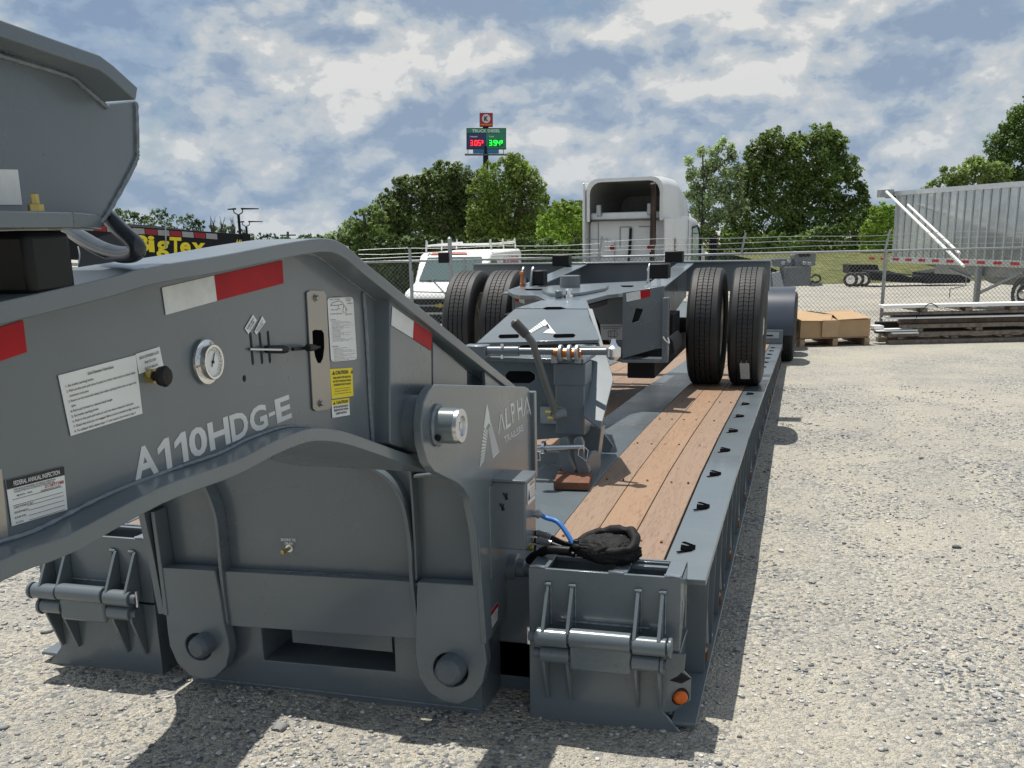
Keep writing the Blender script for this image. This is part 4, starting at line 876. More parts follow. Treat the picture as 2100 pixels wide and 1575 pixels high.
P = curvepts([px(1085, 1150, Y=3.3), px(1098, 1138, Y=3.28), px(1125, 1128, Y=3.24), px(1170, 1130, Y=3.22)], 6); obj('hose', tube(P, .016, seg=12), black, hose_t)
def crumple(bm, amp, f=14, seed=0):
    for v in bm.verts:
        p = v.co; n = math.sin(p.x*f*3+seed)*math.cos(p.y*f*2.3+p.z*f*3)+.5*math.sin(p.z*f*7+p.x*f*5)+.4*math.sin(p.y*f*9+seed*2); v.co = p+Vector((.4, .3, 1)).normalized()*n*amp
cb0 = px(1232, 1132, Z=.59)
bm = B(); bmesh.ops.create_uvsphere(bm, u_segments=80, v_segments=50, radius=1)
for v in bm.verts:
    x, y, z = v.co; t = (x+1)/2; wdt = .035+.060*min(1, t*1.9); hgt = .028+.034*min(1, t*1.7)
    v.co = Vector((x*.150+.01, y*wdt, max(z, -.5)*hgt))
    rr_ = ((x-.15)/.55)**2+((y)/.55)**2
    if z > 0 and rr_ < 1: v.co.z -= .012*(1-rr_)
crumple(bm, .0030, 19, 1)
for v in bm.verts:
    p = v.co; q = abs(math.sin(p.x*62+9*math.sin(p.y*31+p.z*22)))+.6*abs(math.sin(p.y*88+7*math.sin(p.x*37))); v.co = p*(1-.075*q)
bag = obj('nylon_bag', bm, blackcloth, None, smooth=180); bag.location = cb0+Vector((-.012, .03, .0)); bag.rotation_euler = (0, 0, -.10)
tag(bag, 'crumpled black nylon bag on the ramp box beside the blue air line', 'bag')
bm = tube(curvepts([Vector((-.075, .012, .020)), Vector((-.045, .052, .034)), Vector((.02, .070, .048)), Vector((.085, .062, .054)), Vector((.125, .015, .044)), Vector((.12, -.045, .026)), Vector((.05, -.070, .018)), Vector((-.03, -.055, .016)), Vector((-.09, -.03, .012))], 6), .022, seg=14, rs=[.008+.010*math.sin(math.pi*min(1, (i+4)/44)) for i in range(49)]); crumple(bm, .004, 27, 2)
obj('bag_rim', bm, blackcloth, bag, smooth=180)
obj('cord_lock', a_box(B(), (-.075, -.060, .030), (-.055, -.048, .043)), black, bag, .003)

# ============================================================ BOOSTER AXLE standing on the deck
bst = thing('booster_axle', 'blue-grey booster axle frame on four dual tyres, parked on the trailer deck', 'axle dolly', (-1.6, 7.0, .45))
YA = 8.78
for x, y, s, r in ((-.465, YA, 1, .1), (-.80, YA, -1, .9), (-2.53, YA-.12, 1, .5), (-2.865, YA-.12, -1, 1.3)): wheel(bst, (x, y, zd(YA)+.487), 1.0, s, r)
obj('axle', cyl(B(), (-.9, YA, .86), (-2.45, YA, .86), .065, 20), blackm, bst)
lab = quad([px(x, y, Y=YA-.395) for x, y in ((1519, 777), (1538, 777), (1536, 738), (1516, 739))], NY, off=.0); o = obj('paper_label', quad([px(x, y, Y=YA-.41) for x, y in ((1519, 777), (1538, 777), (1536, 738), (1516, 739))], (0, -1, -.3)), mat('paper', (.34, .33, .30), .7, var=.25, vscale=90), bst)
lab.free()
ZY = 1.235
def at(pts, **k): return pxs(pts, **k)
# yoke: top plate with nose
YO = [(1040, 595), (1052, 602), (1066, 605), (1098, 605), (1106, 607), (1128, 620), (1140, 624), (1160, 624), (1200, 616), (1246, 604), (1300, 598), (1345, 590), (1356, 584), (1360, 576), (1343, 575), (1240, 580), (1160, 584), (1080, 588), (1056, 589)]
obj('yoke_plate', prism(at(YO, Z=ZY), (0, 0, -.03)), grey, bst, .004)
obj('yoke_doubler', prism(at([(1111, 600), (1127, 607), (1160, 610), (1200, 605), (1242, 596), (1248, 591), (1237, 588), (1180, 590), (1150, 592)], Z=ZY+.001), (0, 0, .022)), grey, bst, .004)
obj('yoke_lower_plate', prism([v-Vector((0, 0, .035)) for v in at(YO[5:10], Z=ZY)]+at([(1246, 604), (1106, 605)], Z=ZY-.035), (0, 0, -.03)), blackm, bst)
kp = px(1169, 590, Z=ZY+.02); obj('king_pin', a_lathe(B(), [(0, .075), (.085, .075), (.088, .068)], kp, (0, 0, 1), 30), grey, bst)
nf = px(1150, 612, Z=ZY); obj('nose_block', box(tuple(nf-Vector((.04, .0, 0))), tuple(nf+Vector((.0, .06, .05)))), grey, bst, .008)
obj('grease_fitting', a_lathe(B(), [(0, .03), (.02, .03), (.022, .02), (.05, .018), (.05, .03), (.06, .02)], nf+Vector((.04, .05, 0)), (0, 0, 1), 12), chrome, bst)
for q in ((1075, 1113, 593), (1143, 1159, 589), (1187, 1216, 589), (1272, 1300, 586)):
    a, b, y = q; obj('plate_slot', prism([v+Vector((0, 0, .0015)) for v in at([(a, y), (a+5, y+2.6), (b-3, y+2.6), (b, y)], Z=ZY)], (0, 0, .001)), hole_m, bst)
# yoke cheeks and front face under the plate
zc_ = .80
def vert(pts_top, zb_, th, name, m=grey):
    a, b = (px(*q, Z=ZY-.03) for q in pts_top); d = (b-a).normalized(); n = Vector((d.y, -d.x, 0))*-th
    return obj(name, prism([a, b, Vector((b.x, b.y, zb_)), Vector((a.x, a.y, zb_))], n), m, bst, .003)
cR0, cR1 = px(1276, 601, Z=ZY-.03), px(1358, 586, Z=ZY-.03)
YY = 7.0
wing = [px(*q, Y=YY) for q in ((1277, 600), (1362, 586), (1364, 690), (1356, 712), (1276, 736))]
hole = [px(*q, Y=YY) for q in ((1295, 662), (1309, 659), (1319, 634), (1304, 632))]
obj('yoke_wing', prism(wing, (0, .016, 0), [hole]), grey, bst, .003)
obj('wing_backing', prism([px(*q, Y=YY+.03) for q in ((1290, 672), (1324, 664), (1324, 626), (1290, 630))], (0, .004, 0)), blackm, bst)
obj('yoke_front_face', prism([px(*q, Y=YY+.25) for q in ((1200, 612), (1279, 600), (1279, 737), (1252, 706), (1222, 650))], (0, .016, 0)), grey, bst, .003)
obj('yoke_wing', prism([px(*q, Y=YY+.3) for q in ((1054, 606), (1140, 618), (1150, 640), (1056, 640))], (0, .016, 0)), grey, bst, .003)
lowz = px(1300, 738, Y=YY-.05).z
obj('yoke_bottom_plate', prism([Vector((v.x, v.y, lowz)) for v in (px(1215, 740, Y=7.6), px(1276, 740, Y=YY-.05), px(1362, 712, Y=YY-.02), px(1362, 712, Y=7.6))], (0, 0, -.022)), grey, bst, .003)
obj('pivot_post', box((px(1362, 600, Y=YY).x-.005, YY-.03, lowz-.02), (px(1362, 600, Y=YY).x+.035, YY+.05, ZY-.03)), grey, bst, .004)
def dec(name, q, m, Y): return obj(name, quad([px(*v, Y=Y) for v in q], NY), m, bst)
dec('white_tape', [(1285, 619), (1314, 613), (1313, 596), (1284, 602)], whitetape, YY); dec('red_tape', [(1314, 613), (1333, 608), (1333, 594), (1313, 597)], redtape, YY)
dec('red_tape', [(1057, 618), (1065, 619), (1064, 608), (1055, 608)], redtape, YY+.3); dec('white_tape', [(1065, 619), (1076, 623), (1075, 608), (1064, 608)], whitetape, YY+.3)
Q = [px(*v, Y=YY+.25) for v in ((1233, 697), (1279, 697), (1279, 665), (1231, 665))]; dg_ = obj('diagram_label', quad(Q, NY), mat('grey_label', (.42, .44, .45), .5), bst)
text_obj('lettering', [text_in_quad(Q, s, *r) for s, r in (("ONLY PIN IN POSITION SHOWN", (.06, .82, .94, .90)), ("LOCK FOR TRANSPORT", (.12, .70, .85, .78)))], NY, ink, dg_, bold=.02)
bm = B()
for (a, b, c, d) in ((.33, .2, .33, .55), (.45, .15, .45, .6), (.6, .15, .6, .6), (.33, .55, .7, .6), (.33, .2, .72, .2), (.72, .25, .72, .5)): beam(bm, bilerp(Q, a, b)+Vector((0, -.003, 0)), bilerp(Q, c, d)+Vector((0, -.003, 0)), .004, .0008, up=(0, 1, 0))
obj('diagram', bm, ink, dg_)
# clamps left and right on the plate, with bronze / steel bolts
for (x, y, mm) in ((1081, 588, copper), (1340, 580, chrome)):
    c = px(x, y, Z=ZY)
    for e in (-.05, .03): obj('clamp_ear', prism([c+Vector((e, -.05, 0)), c+Vector((e, .09, 0)), c+Vector((e, .09, .12)), c+Vector((e, .05, .155)), c+Vector((e, .0, .12))], (.018, 0, 0)), grey, bst, .004)
    obj('clamp_bolt', a_lathe(B(), [(0, .02), (.03, .02), (.031, .012), (.10, .012), (.10, .02), (.12, .016)], c+Vector((-.03, -.03, 0)), (0, -.15, 1), 10), mm, bst)
# side rails up to the rear cross beam, black rubber stops
YX = 9.7
zx = px(1270, 541, Y=YX).z
xL, xl2, xr2, xR = px(970, 549, Y=YX).x, px(1150, 546, Y=YX).x, px(1390, 536, Y=YX).x, px(1581, 528, Y=YX).x
obj('rear_cross_beam', box((xL, YX, zx-.26), (xR, YX+.16, zx)), grey, bst, .004)
obj('rear_cross_top', box((xL+.01, YX-.05, zx+.0015), (xR, YX+.22, zx+.016)), grey, bst, .003)
for (a, b, yr) in ((px(1358, 590, Z=ZY), px(1412, 536, Y=YX-.05), 0), (px(1118, 585, Z=ZY), px(1170, 546, Y=YX-.05), 1)):
    a = Vector((a.x if not yr else a.x, 7.4, ZY-.02)); b = Vector((a.x+(.02 if not yr else .02), YX-.05, zx)); w = .16
    bm = B(); a_prism(bm, [a, b, b-Vector((w, 0, 0)), a-Vector((w, 0, 0))], (0, 0, -.014)); obj('rail_top_plate', bm, grey, bst, .003)
    obj('rail_web', prism([a-Vector((w/2, 0, .014)), b-Vector((w/2, 0, .014)), b-Vector((w/2, 0, .30)), a-Vector((w/2, 0, .42))], (.014, 0, 0)), grey, bst)
for (x0_, x1_, y0_, y1_, Y_) in ((1132, 1166, 523, 546, YX-.3), (1363, 1400, 515, 538, YX-.3), (1331, 1371, 541, 572, 7.7), (1092, 1114, 555, 585, 7.9)):
    a, b = px(x0_, y1_, Y=Y_), px(x1_, y0_, Y=Y_); obj('rubber_stop', box((a.x, Y_, a.z), (b.x, Y_+.14, b.z)), black, bst, .008)
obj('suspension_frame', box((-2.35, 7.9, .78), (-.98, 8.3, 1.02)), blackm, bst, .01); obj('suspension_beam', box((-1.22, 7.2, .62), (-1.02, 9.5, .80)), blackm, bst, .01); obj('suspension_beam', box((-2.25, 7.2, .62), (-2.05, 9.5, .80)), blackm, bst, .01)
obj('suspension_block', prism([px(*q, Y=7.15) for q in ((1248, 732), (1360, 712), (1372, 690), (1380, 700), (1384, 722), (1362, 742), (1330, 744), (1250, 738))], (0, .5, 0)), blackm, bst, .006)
for i in range(7): obj('air_bag_fold', a_lathe(B(), [(0, .10), (.03, .115), (.06, .10)], (-1.35-.16*i if i < 5 else -2.2, 8.6, 1.02+.03*(i % 2)), (0, 0, 1), 16), black, bst)
obj('locking_hook', tube(curvepts([px(1360, 690, Y=6.95), px(1366, 700, Y=6.95), px(1372, 703, Y=6.95), px(1370, 692, Y=6.95)], 4), .006, seg=6), chrome, bst)
# ---- hitch frame with the white peak emblem
def pp(x, y, P0, n):
    r = FW+RT*((x-PX)/F)-UP*((y-PY)/F); n = Vector(n); return CAM+r*((Vector(P0)-CAM).dot(n)/r.dot(n))
aL, aR = px(978, 703, Y=5.05), px(1227, 697, Y=5.05); bL = px(1055, 633, Y=5.45); nA_ = (aR-aL).cross(bL-aL).normalized(); nA_ = nA_ if nA_.z > 0 else -nA_
ap = lambda pts, o=0: [pp(x, y, aL, nA_)+nA_*o for x, y in pts]
sk_ = obj('emblem_plate', prism(ap([(977, 703), (1226, 697), (1229, 694), (1207, 634), (1056, 633)]), -nA_*.02), grey, bst, .003)
obj('upper_plate', prism([px(1058, 632, Y=5.46), px(1206, 633, Y=5.46), px(1212, 640, Y=5.5), px(1203, 616, Y=6.0), px(1110, 616, Y=6.1)], (0, 0, -.02)), grey, bst)
for q in ([(1022, 691), (1025, 687), (1062, 686), (1065, 689), (1062, 693), (1026, 694)], [(1134, 690), (1138, 686), (1176, 685), (1180, 688), (1176, 692), (1138, 693)], [(1113, 633), (1122, 630), (1150, 630), (1160, 633), (1150, 634.5), (1120, 635)]):
    obj('plate_slot', prism(ap(q, .0015), nA_*.001), hole_m, sk_)
em = B()
def ebar(q): a_prism(em, ap(q, .002), nA_*.0012)
ebar([(1117, 656), (1110, 662), (1118, 670), (1119, 668), (1123, 665), (1128, 675)]); ebar([(1117, 656), (1128, 675), (1121, 678), (1114, 684), (1140, 685)])
for k in range(7):
    t0, t1 = k/7, (k+.7)/7
    ebar([edge(t0, (1110, 661), (1083, 681)), edge(t0, (1117, 668), (1089, 684)), edge(t1, (1117, 668), (1089, 684)), edge(t1, (1110, 661), (1083, 681))])
obj('peak_emblem', em, whitelet, sk_)
# sloping gusset plate to the right of the post
P0 = px(1198, 735, Y=5.0); nG = Vector((.12, -.55, .83)).normalized(); gp = lambda pts: [pp(x, y, P0, nG) for x, y in pts]
obj('sloping_gusset', prism(gp([(1205, 632), (1215, 633), (1222, 655), (1258, 777), (1232, 878), (1197, 852), (1197, 740), (1228, 700)]), -nG*.015), grey, bst, .002)
# front lower plate, shelf and post
YPp = 4.72
obj('hitch_front_plate', prism([px(*q, Y=YPp+.1) for q in ((960, 738), (1190, 733), (1190, 895), (1060, 905), (960, 900))], (0, .02, 0), [[px(*q, Y=YPp+.1) for q in ((1036, 768), (1044, 761), (1086, 761), (1097, 768), (1097, 778), (1086, 786), (1044, 786), (1036, 779))]]), grey, bst, .003)
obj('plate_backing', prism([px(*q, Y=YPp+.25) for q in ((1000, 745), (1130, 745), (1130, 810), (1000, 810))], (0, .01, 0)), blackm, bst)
zs_ = px(1120, 733, Y=YPp+.05).z
obj('shelf_plate', prism([Vector((v.x, v.y, zs_)) for v in (px(985, 725, Y=YPp+.05), px(1197, 733, Y=YPp-.02), px(1222, 706, Y=YPp+.28), px(985, 706, Y=YPp+.35))], (0, 0, -.02)), grey, bst, .003)
pa, pb = px(1138, 733, Y=YPp), px(1199, 893, Y=YPp)
obj('hitch_post', box((pa.x, YPp, pb.z), (pb.x, YPp+.14, zs_-.021)), grey, bst, .006)
obj('post_collar', box((pa.x-.006, YPp-.006, px(1170, 790, Y=YPp).z), (pb.x+.006, YPp+.146, zs_-.022)), grey, bst, .004)
# dark leg from the gusset to the deck foot
obj('hitch_leg', prism([px(*q, Y=YPp+.16) for q in ((1160, 868), (1234, 876), (1226, 935), (1218, 985), (1180, 985), (1165, 940))], (0, .10, 0)), grey, bst, .004)
obj('leg_brace', prism([px(*q, Y=YPp+.6) for q in ((1232, 880), (1258, 915), (1216, 985), (1200, 975))], (0, .02, 0)), grey, bst, .003)
# tie rod assembly
yr_ = YPp-.02
r0, r1 = px(965, 719, Y=yr_), px(1262, 722, Y=yr_)
obj('tie_block', box((px(955, 720, Y=yr_).x, yr_-.04, px(955, 735, Y=yr_).z), (px(1000, 720, Y=yr_).x, yr_+.05, px(955, 707, Y=yr_).z)), grey, bst, .006)
obj('tie_rod', cyl(B(), px(996, 720, Y=yr_), px(1252, 721, Y=yr_), .017, 20), grey, bst, .001)
obj('tie_sleeve', cyl(B(), px(1000, 720, Y=yr_), px(1065, 720, Y=yr_), .024, 22), grey, bst, .003)
obj('tie_rod', cyl(B(), px(1180, 714, Y=yr_+.12), px(1255, 717, Y=yr_+.05), .014, 16), grey, bst)
for x in (1031,): obj('sleeve_bolt', cyl(B(), px(x, 720, Y=yr_)+Vector((0, -.01, -.035)), px(x, 720, Y=yr_)+Vector((0, -.01, .035)), .008, 8), zinc, bst)
for x in (1150, 1168, 1184): obj('clevis_plate', a_lathe(B(), [(-.008, .040), (.008, .040)], px(x, 724, Y=yr_-.01), (1, 0, 0), 20), galv, bst, .003)
obj('bronze_bushing', cyl(B(), px(1136, 723, Y=yr_-.01), px(1192, 726, Y=yr_-.01), .019, 18), copper, bst)
c = px(1258, 722, Y=yr_); obj('ball_joint', a_lathe(B(), [(-.035, .02), (-.02, .035), (.02, .035), (.03, .02), (.045, .012), (.06, .010)], c, (0, 0, 1), 18), zinc, bst)
for x in (1140, 1188): obj('clevis_lug', box(tuple(px(x-8, 740, Y=yr_)+Vector((0, -.02, -.01))), tuple(px(x+4, 728, Y=yr_)+Vector((0, .04, 0)))), galv, bst, .003)
# lever handle
hp_ = curvepts([px(1057, 663, Y=4.55), px(1075, 682, Y=4.55), px(1092, 703, Y=4.56), px(1100, 728, Y=4.58), px(1115, 775, Y=4.60), px(1130, 820, Y=4.62), px(1139, 848, Y=4.64)], 6)
obj('lever_handle', tube(hp_, .0175, seg=16), mat('lever_grey', (.10, .105, .10), .38, var=.15), bst)
obj('lever_grip', tube([px(1052, 658, Y=4.55), px(1056, 662, Y=4.55), px(1075, 682, Y=4.55), px(1080, 688, Y=4.55)], .024, seg=18, rs=[.014, .024, .023, .020]), mat('lever_grip', (.05, .05, .05), .5), bst)
obj('lever_boss', cyl(B(), px(1133, 851, Y=4.64), px(1158, 846, Y=4.68), .030, 22), grey, bst, .004)
# hook links and zinc pin on the wooden block
for xx, dx in ((1158, 0), (1188, 0)):
    P = [px(*q, Y=4.62) for q in ((xx-12, 902), (xx-6, 897), (xx+4, 898), (xx+8, 908), (xx+9, 935), (xx+20, 962), (xx+21, 976), (xx+10, 981), (xx-3, 975), (xx-9, 950), (xx-12, 925))]
    obj('hook_link', prism(P, (.0, .035, 0)), grey, bst, .005)
obj('link_disc', a_lathe(B(), [(-.012, .075), (.012, .075)], px(1214, 955, Y=4.70), (1, -.3, 0), 26), grey, bst, .004)
obj('zinc_pin', cyl(B(), px(1096, 919, Y=4.62), px(1197, 917, Y=4.62), .0145, 18), zinc, bst, .001)
obj('pin_flange', cyl(B(), px(1112, 918, Y=4.62), px(1118, 918, Y=4.62), .032, 20), zinc, bst)
lo = [px(*q, Y=4.60) for q in ((1196, 914), (1206, 924), (1203, 946), (1186, 934), (1187, 922), (1196, 914))]; obj('wire_lock', tube(lo, .0022, seg=6), zinc, bst)
lo = [px(*q, Y=4.60) for q in ((1118, 929), (1107, 928), (1108, 944), (1096, 942))]; obj('wire_lock', tube(lo, .003, seg=6), zinc, bst)
for q in ((1120, 845), (1125, 857), (1131, 833)): obj('brass_fitting', cyl(B(), px(*q, Y=4.66), px(*q, Y=4.66)+Vector((.03, -.01, .0)), .011, 6), brass, bst)
obj('fitting_plate', box(tuple(px(1108, 868, Y=4.80)), tuple(px(1150, 835, Y=4.80)+Vector((0, .01, 0)))), galv, bst)
zk = zd(4.6)
wb0 = [px(*q, Z=zk+.040) for q in ((1135, 988), (1208, 990), (1216, 962), (1148, 960))]
blk = obj('wood_block', prism([Vector((v.x, v.y, zk+.003)) for v in wb0], (0, 0, .037)), mat('reddish_timber', (.15, .062, .034), .7, var=.25, vscale=20, bump=.4), None, .003)
tag(blk, 'short reddish timber block lying on the steel deck under the hook links', 'wood block')
# ============================================================ YARD BEHIND: fences, vehicles, stacks
def fences():
    D = 18.0
    t = thing('chain_link_fence', 'long galvanised chain-link fence with barbed wire across the back of the yard', 'fence', tuple(px(1300, 690, d=D)))
    top = lambda x: 538-(x-735)*.0220+(0 if x < 2100 else 0)
    xs = [735, 1300, 1515, 1815, 2180]
    tp = [px(x, top(x), d=D) for x in (700, 2250)]
    obj('top_rail', tube([tp[0], tp[1]], .021, seg=10), galv, t)
    for x in (952, 1228, 1817, 2230):
        p = px(x, top(x), d=D); b = Vector((p.x, p.y, gz(p.x, p.y)-.05)); obj('fence_post', tube([b, p+Vector((0, 0, .02))], .03, seg=12), galv, t)
    for x in (1228, 1520, 1815):
        p = px(x, top(x), d=D); q = p+RH*.06+FH*-.02+Vector((0, 0, .36)); obj('wire_arm', beam(B(), p, q, .02, .035), galv, t)
    # woven mesh: two families of slanting wires
    V, Fc = [], []; a0, a1 = px(700, 600, d=D), px(2250, 600, d=D); Lh = (a1-a0).dot(RH); step = .073; h0 = tp[0].z-.02; 
    def wire(p, q, r=.0028):
        p, q = Vector(p), Vector(q); d = (q-p).normalized(); s = d.cross(FH).normalized()*r; f = FH*r; b = len(V)
        for o in (p, q): V.extend([tuple(o+s), tuple(o-s*.5+f), tuple(o-s*.5-f)])
        for i in range(3): Fc.append((b+i, b+(i+1) % 3, b+3+(i+1) % 3, b+3+i))
    H_ = 1.56
    for k in range(int(-H_/step), int(Lh/step)):
        x0 = k*step; lo_, hi_ = x0, x0+H_
        zt0 = lambda x: h0+(tp[1].z-tp[0].z)*(x/Lh)
        for sgn in (1, -1):
            A = a0+RH*(x0 if sgn == 1 else x0+H_); Bq = a0+RH*(x0+H_ if sgn == 1 else x0)
            za = zt0(x0)-H_; A = Vector((A.x, A.y, za)); Bq = Vector((Bq.x, Bq.y, za+H_)); wire(A+FH*.003*sgn, Bq+FH*.003*sgn)
    me = bpy.data.meshes.new('wire_mesh'); me.from_pydata(V, [], Fc); me.materials.append(mat('mesh_wire', (.20, .21, .21), .5, metal=.6)); me.update()
    o = bpy.data.objects.new('wire_mesh', me); link(o, t); o['kind'] = 'stuff'
    for dy, rr in ((-12, .004), (-22, .004), (-33, .004)):
        P = [px(x, top(x)+dy*(1+.05*math.sin(x*.02))+1.5*math.sin(x*.013+dy), d=D) for x in range(1240, 2230, 60)]
        obj('barbed_wire', tube(P, rr, seg=4), galv, t)
        bm = B()
        for x in range(1245, 2225, 9):
            p = px(x, top(x)+dy*(1+.05*math.sin(x*.02))+1.5*math.sin(x*.013+dy), d=D); beam(bm, p+Vector((0, 0, -.016)), p+Vector((.006, 0, .016)), .004, .004)
        tag(obj('barbs', bm, galv, t), kind='stuff')
    for dy in (-8, -16, -26):
        P = [px(x, top(x)+dy+1.2*math.sin(x*.03+dy), d=D) for x in range(735, 1240, 50)]; obj('barbed_wire', tube(P, .004, seg=4), galv, t)
    # gate in front of the van
    g = thing('chain_link_gate', 'galvanised chain-link gate frame with black hinge bracket standing before the white van', 'gate', tuple(px(880, 690, d=16.5)))
    Dg = 16.5; fr = [px(x, y, d=Dg) for x, y in ((846, 556), (846, 700), (1160, 700), (1160, 552))]
    for a, b in ((0, 1), (1, 2), (2, 3)): obj('gate_frame', tube([fr[a], fr[b]], .017, seg=8), galv, g)
    obj('gate_frame', tube([px(846, 598, d=Dg), px(925, 600, d=Dg)], .012, seg=8), galv, g)
    obj('brace', tube([px(880, 568, d=Dg), px(925, 615, d=Dg)], .012, seg=8), galv, g)
    p = px(922, 492, d=Dg-.1); b = Vector((p.x, p.y, gz(p.x, p.y))); obj('gate_post', tube([b, p], .033, seg=14), galv, g); obj('post_cap', a_lathe(B(), [(0, .036), (.02, .034), (.05, .006)], p, (0, 0, 1), 14), galv, g)
    p = px(840, 508, d=Dg); b = Vector((p.x, p.y, gz(p.x, p.y))); obj('gate_post', tube([b, p], .024, seg=12), galv, g)
    p = px(711, 505, d=D+2); b = Vector((p.x, p.y, gz(p.x, p.y))); obj('gate_post', tube([b, p], .04, seg=12), whitep, g)
    q = px(908, 526, d=Dg-.12); obj('hinge_bracket', a_box(B(), tuple(q+Vector((-.07, -.03, -.10))), tuple(q+Vector((.09, .03, .06)))), blackm, g, .01)
fences()
def frame(x, y, d, yaw):
    """a local frame standing on the terrain: a to the right, b away, c up"""
    o = px(x, y, d=d); o = Vector((o.x, o.y, gz(o.x, o.y))); r = R(yaw); h = FH*math.cos(r)+RH*math.sin(r); s = RH*math.cos(r)-FH*math.sin(r)
    f = lambda a, b, c: o+s*a+h*b+Vector((0, 0, c)); f.s, f.h, f.o = s, h, o; return f
def lbox(f, lo, hi, bm=None):
    bm = bm or B(); v = [bm.verts.new(f(*p)) for p in ((lo[0],lo[1],lo[2]),(hi[0],lo[1],lo[2]),(hi[0],hi[1],lo[2]),(lo[0],hi[1],lo[2]),(lo[0],lo[1],hi[2]),(hi[0],lo[1],hi[2]),(hi[0],hi[1],hi[2]),(lo[0],hi[1],hi[2]))]
    for q in ((3,2,1,0),(4,5,6,7),(0,1,5,4),(1,2,6,5),(2,3,7,6),(3,0,4,7)): bm.faces.new([v[i] for i in q])
    return bm
def loft(f, secs):
    """secs: list of rings, each a list of local points"""
    bm = B(); rr = [[bm.verts.new(f(*p)) for p in s] for s in secs]; n = len(rr[0])
    for q, s in zip(rr, rr[1:]):
        for k in range(n): bm.faces.new((q[k], q[(k+1) % n], s[(k+1) % n], s[k]))
    bm.faces.new(rr[0][::-1]); bm.faces.new(rr[-1]); return bm
def lwheel(parent, f, a, b, r, w, side, rm=alu, name='wheel'):
    c = f(a, b, r); ax = f.s*side
    o = obj(name, a_lathe(B(), [(-w, r*.62), (-w, r*.93), (-w*.8, r), (-.02, r), (.02-.02, r), (0, r*.93), (0, r*.62), (-.03, r*.6)], c, ax, 30), rubber, parent)
    obj('rim', a_lathe(B(), [(-.06, r*.61), (.0, r*.60), (.002, r*.55), (-.04, r*.50), (-.05, r*.30), (-.01, r*.26), (.01, r*.22), (.012, .001)], c, ax, 26), rm, o); return o
def truck():
    f = frame(1206, 600, 31, 27); W_, H0 = 2.46, 4.15
    t = thing('semi_truck', 'white sleeper-cab semi truck parked facing away beyond the fence', 'truck', tuple(f(1.2, 2, 0)))
    # cab body: rounded-corner sections from the rear wall forward
    def sec(b, x0, x1, z0, z1, rc=.22, n=5):
        out = [(x0, b, z0)]
        out = [(x0, b, z0), (x1, b, z0)]
        for k in range(n+1): a = math.pi/2*k/n; out.append((x1-rc+rc*math.cos(a), b, z1-rc+rc*math.sin(a)))
        for k in range(n+1): a = math.pi/2+math.pi/2*k/n; out.append((x0+rc+rc*math.cos(a), b, z1-rc+rc*math.sin(a)))
        return out
    obj('sleeper_body', loft(f, [sec(0, .08, W_-.08, .9, 3.05), sec(.1, .02, W_-.02, .9, 3.1), sec(1.9, .02, W_-.02, .9, 3.15), sec(3.2, .05, W_-.05, .9, 3.02), sec(3.9, .2, W_-.2, .9, 2.55), sec(5.6, .5, W_-.5, .9, 2.1)]), whitep, t, smooth=50)
    # roof fairing, an open shell towards the rear
    def shell(z_off=0, inset=0):
        secs = []
        for b, zt_, xi in ((-.25, H0, .06), (.3, H0+.02, .04), (1.2, H0-.02, .04), (2.2, H0-.35, .12), (3.1, 3.12, .3)):
            secs.append(sec(b, xi+inset, W_-xi-inset, 2.95, zt_-inset+z_off, .34))
        return secs
    outer = shell(); inner = [[(x, b-.002 if i == 0 else b, z) for x, b, z in s] for i, s in enumerate(shell(0, .10))][:4]
    bm = B(); ro = [[bm.verts.new(f(*p)) for p in s] for s in outer]; ri = [[bm.verts.new(f(*p)) for p in s] for s in inner]; n = len(ro[0])
    for mi_, rr in enumerate((ro, ri)):
        for q, s in zip(rr, rr[1:]):
            for k in range(n): bm.faces.new((q[k], q[(k+1) % n], s[(k+1) % n], s[k])).material_index = mi_
    for k in range(n): bm.faces.new((ro[0][k], ro[0][(k+1) % n], ri[0][(k+1) % n], ri[0][k]))
    bm.faces.new(ri[-1]).material_index = 1; obj('roof_fairing', bm, [whitep, mat('shaded_fibreglass', (.20, .20, .18), .7, var=.15)], t, smooth=50)  # darker inner faces carry the shade of the deep fairing in their colour
    for x0, x1 in ((-.06, .02), (W_-.02, W_+.06)): obj('side_extender', lbox(f, (x0, -.30, .95), (x1, .35, 4.05 if x0 < 0 else 3.0)), whitep, t, .03)
    sd = lambda a, z: (a, z)
    obj('fairing_shelf', lbox(f, (.12, -.12, 2.98), (W_-.12, .5, 3.20)), whitep, t, .05)
    for a in (.35, W_-.55): obj('fairing_bracket', lbox(f, (a, -.22, 3.1), (a+.14, -.10, 3.42)), galv, t, .02)
    # rear wall pieces: grab handles, lamps, hoses, exhaust
    for z in (1.35, 2.45): obj('grab_rail', tube([f(.02, -.06, z), f(.05, -.14, z), f(.62, -.14, z), f(.66, -.03, z)], .014, seg=6), galv, t)
    obj('corner_seam', lbox(f, (.32, -.012, .95), (.345, .002, 3.0)), mat('seam', (.25, .26, .26), .6), t)
    for a in (.78, W_-.52):
        obj('tail_lamp', a_lathe(B(), [(0, .07), (.05, .06), (.06, .01)], f(a, -.03, 2.2), -f.h, 14), redtape, t); obj('lamp_stalk', tube([f(a+.08, -.03, .9), f(a+.08, -.03, 2.4)], .014, seg=6), galv, t)
    for a0, a1, z0 in ((1.02, 1.02, 2.2), (1.02, 1.38, 2.78), (1.95, 1.95, 2.3), (1.6, 1.95, 2.78)):
        obj('door_seal', beam(B(), f(a0, -.006, z0 if a0 == a1 else 2.78), f(a1, -.006, 2.78), .022, .03), mat('seam', (.25, .26, .26), .6), t)
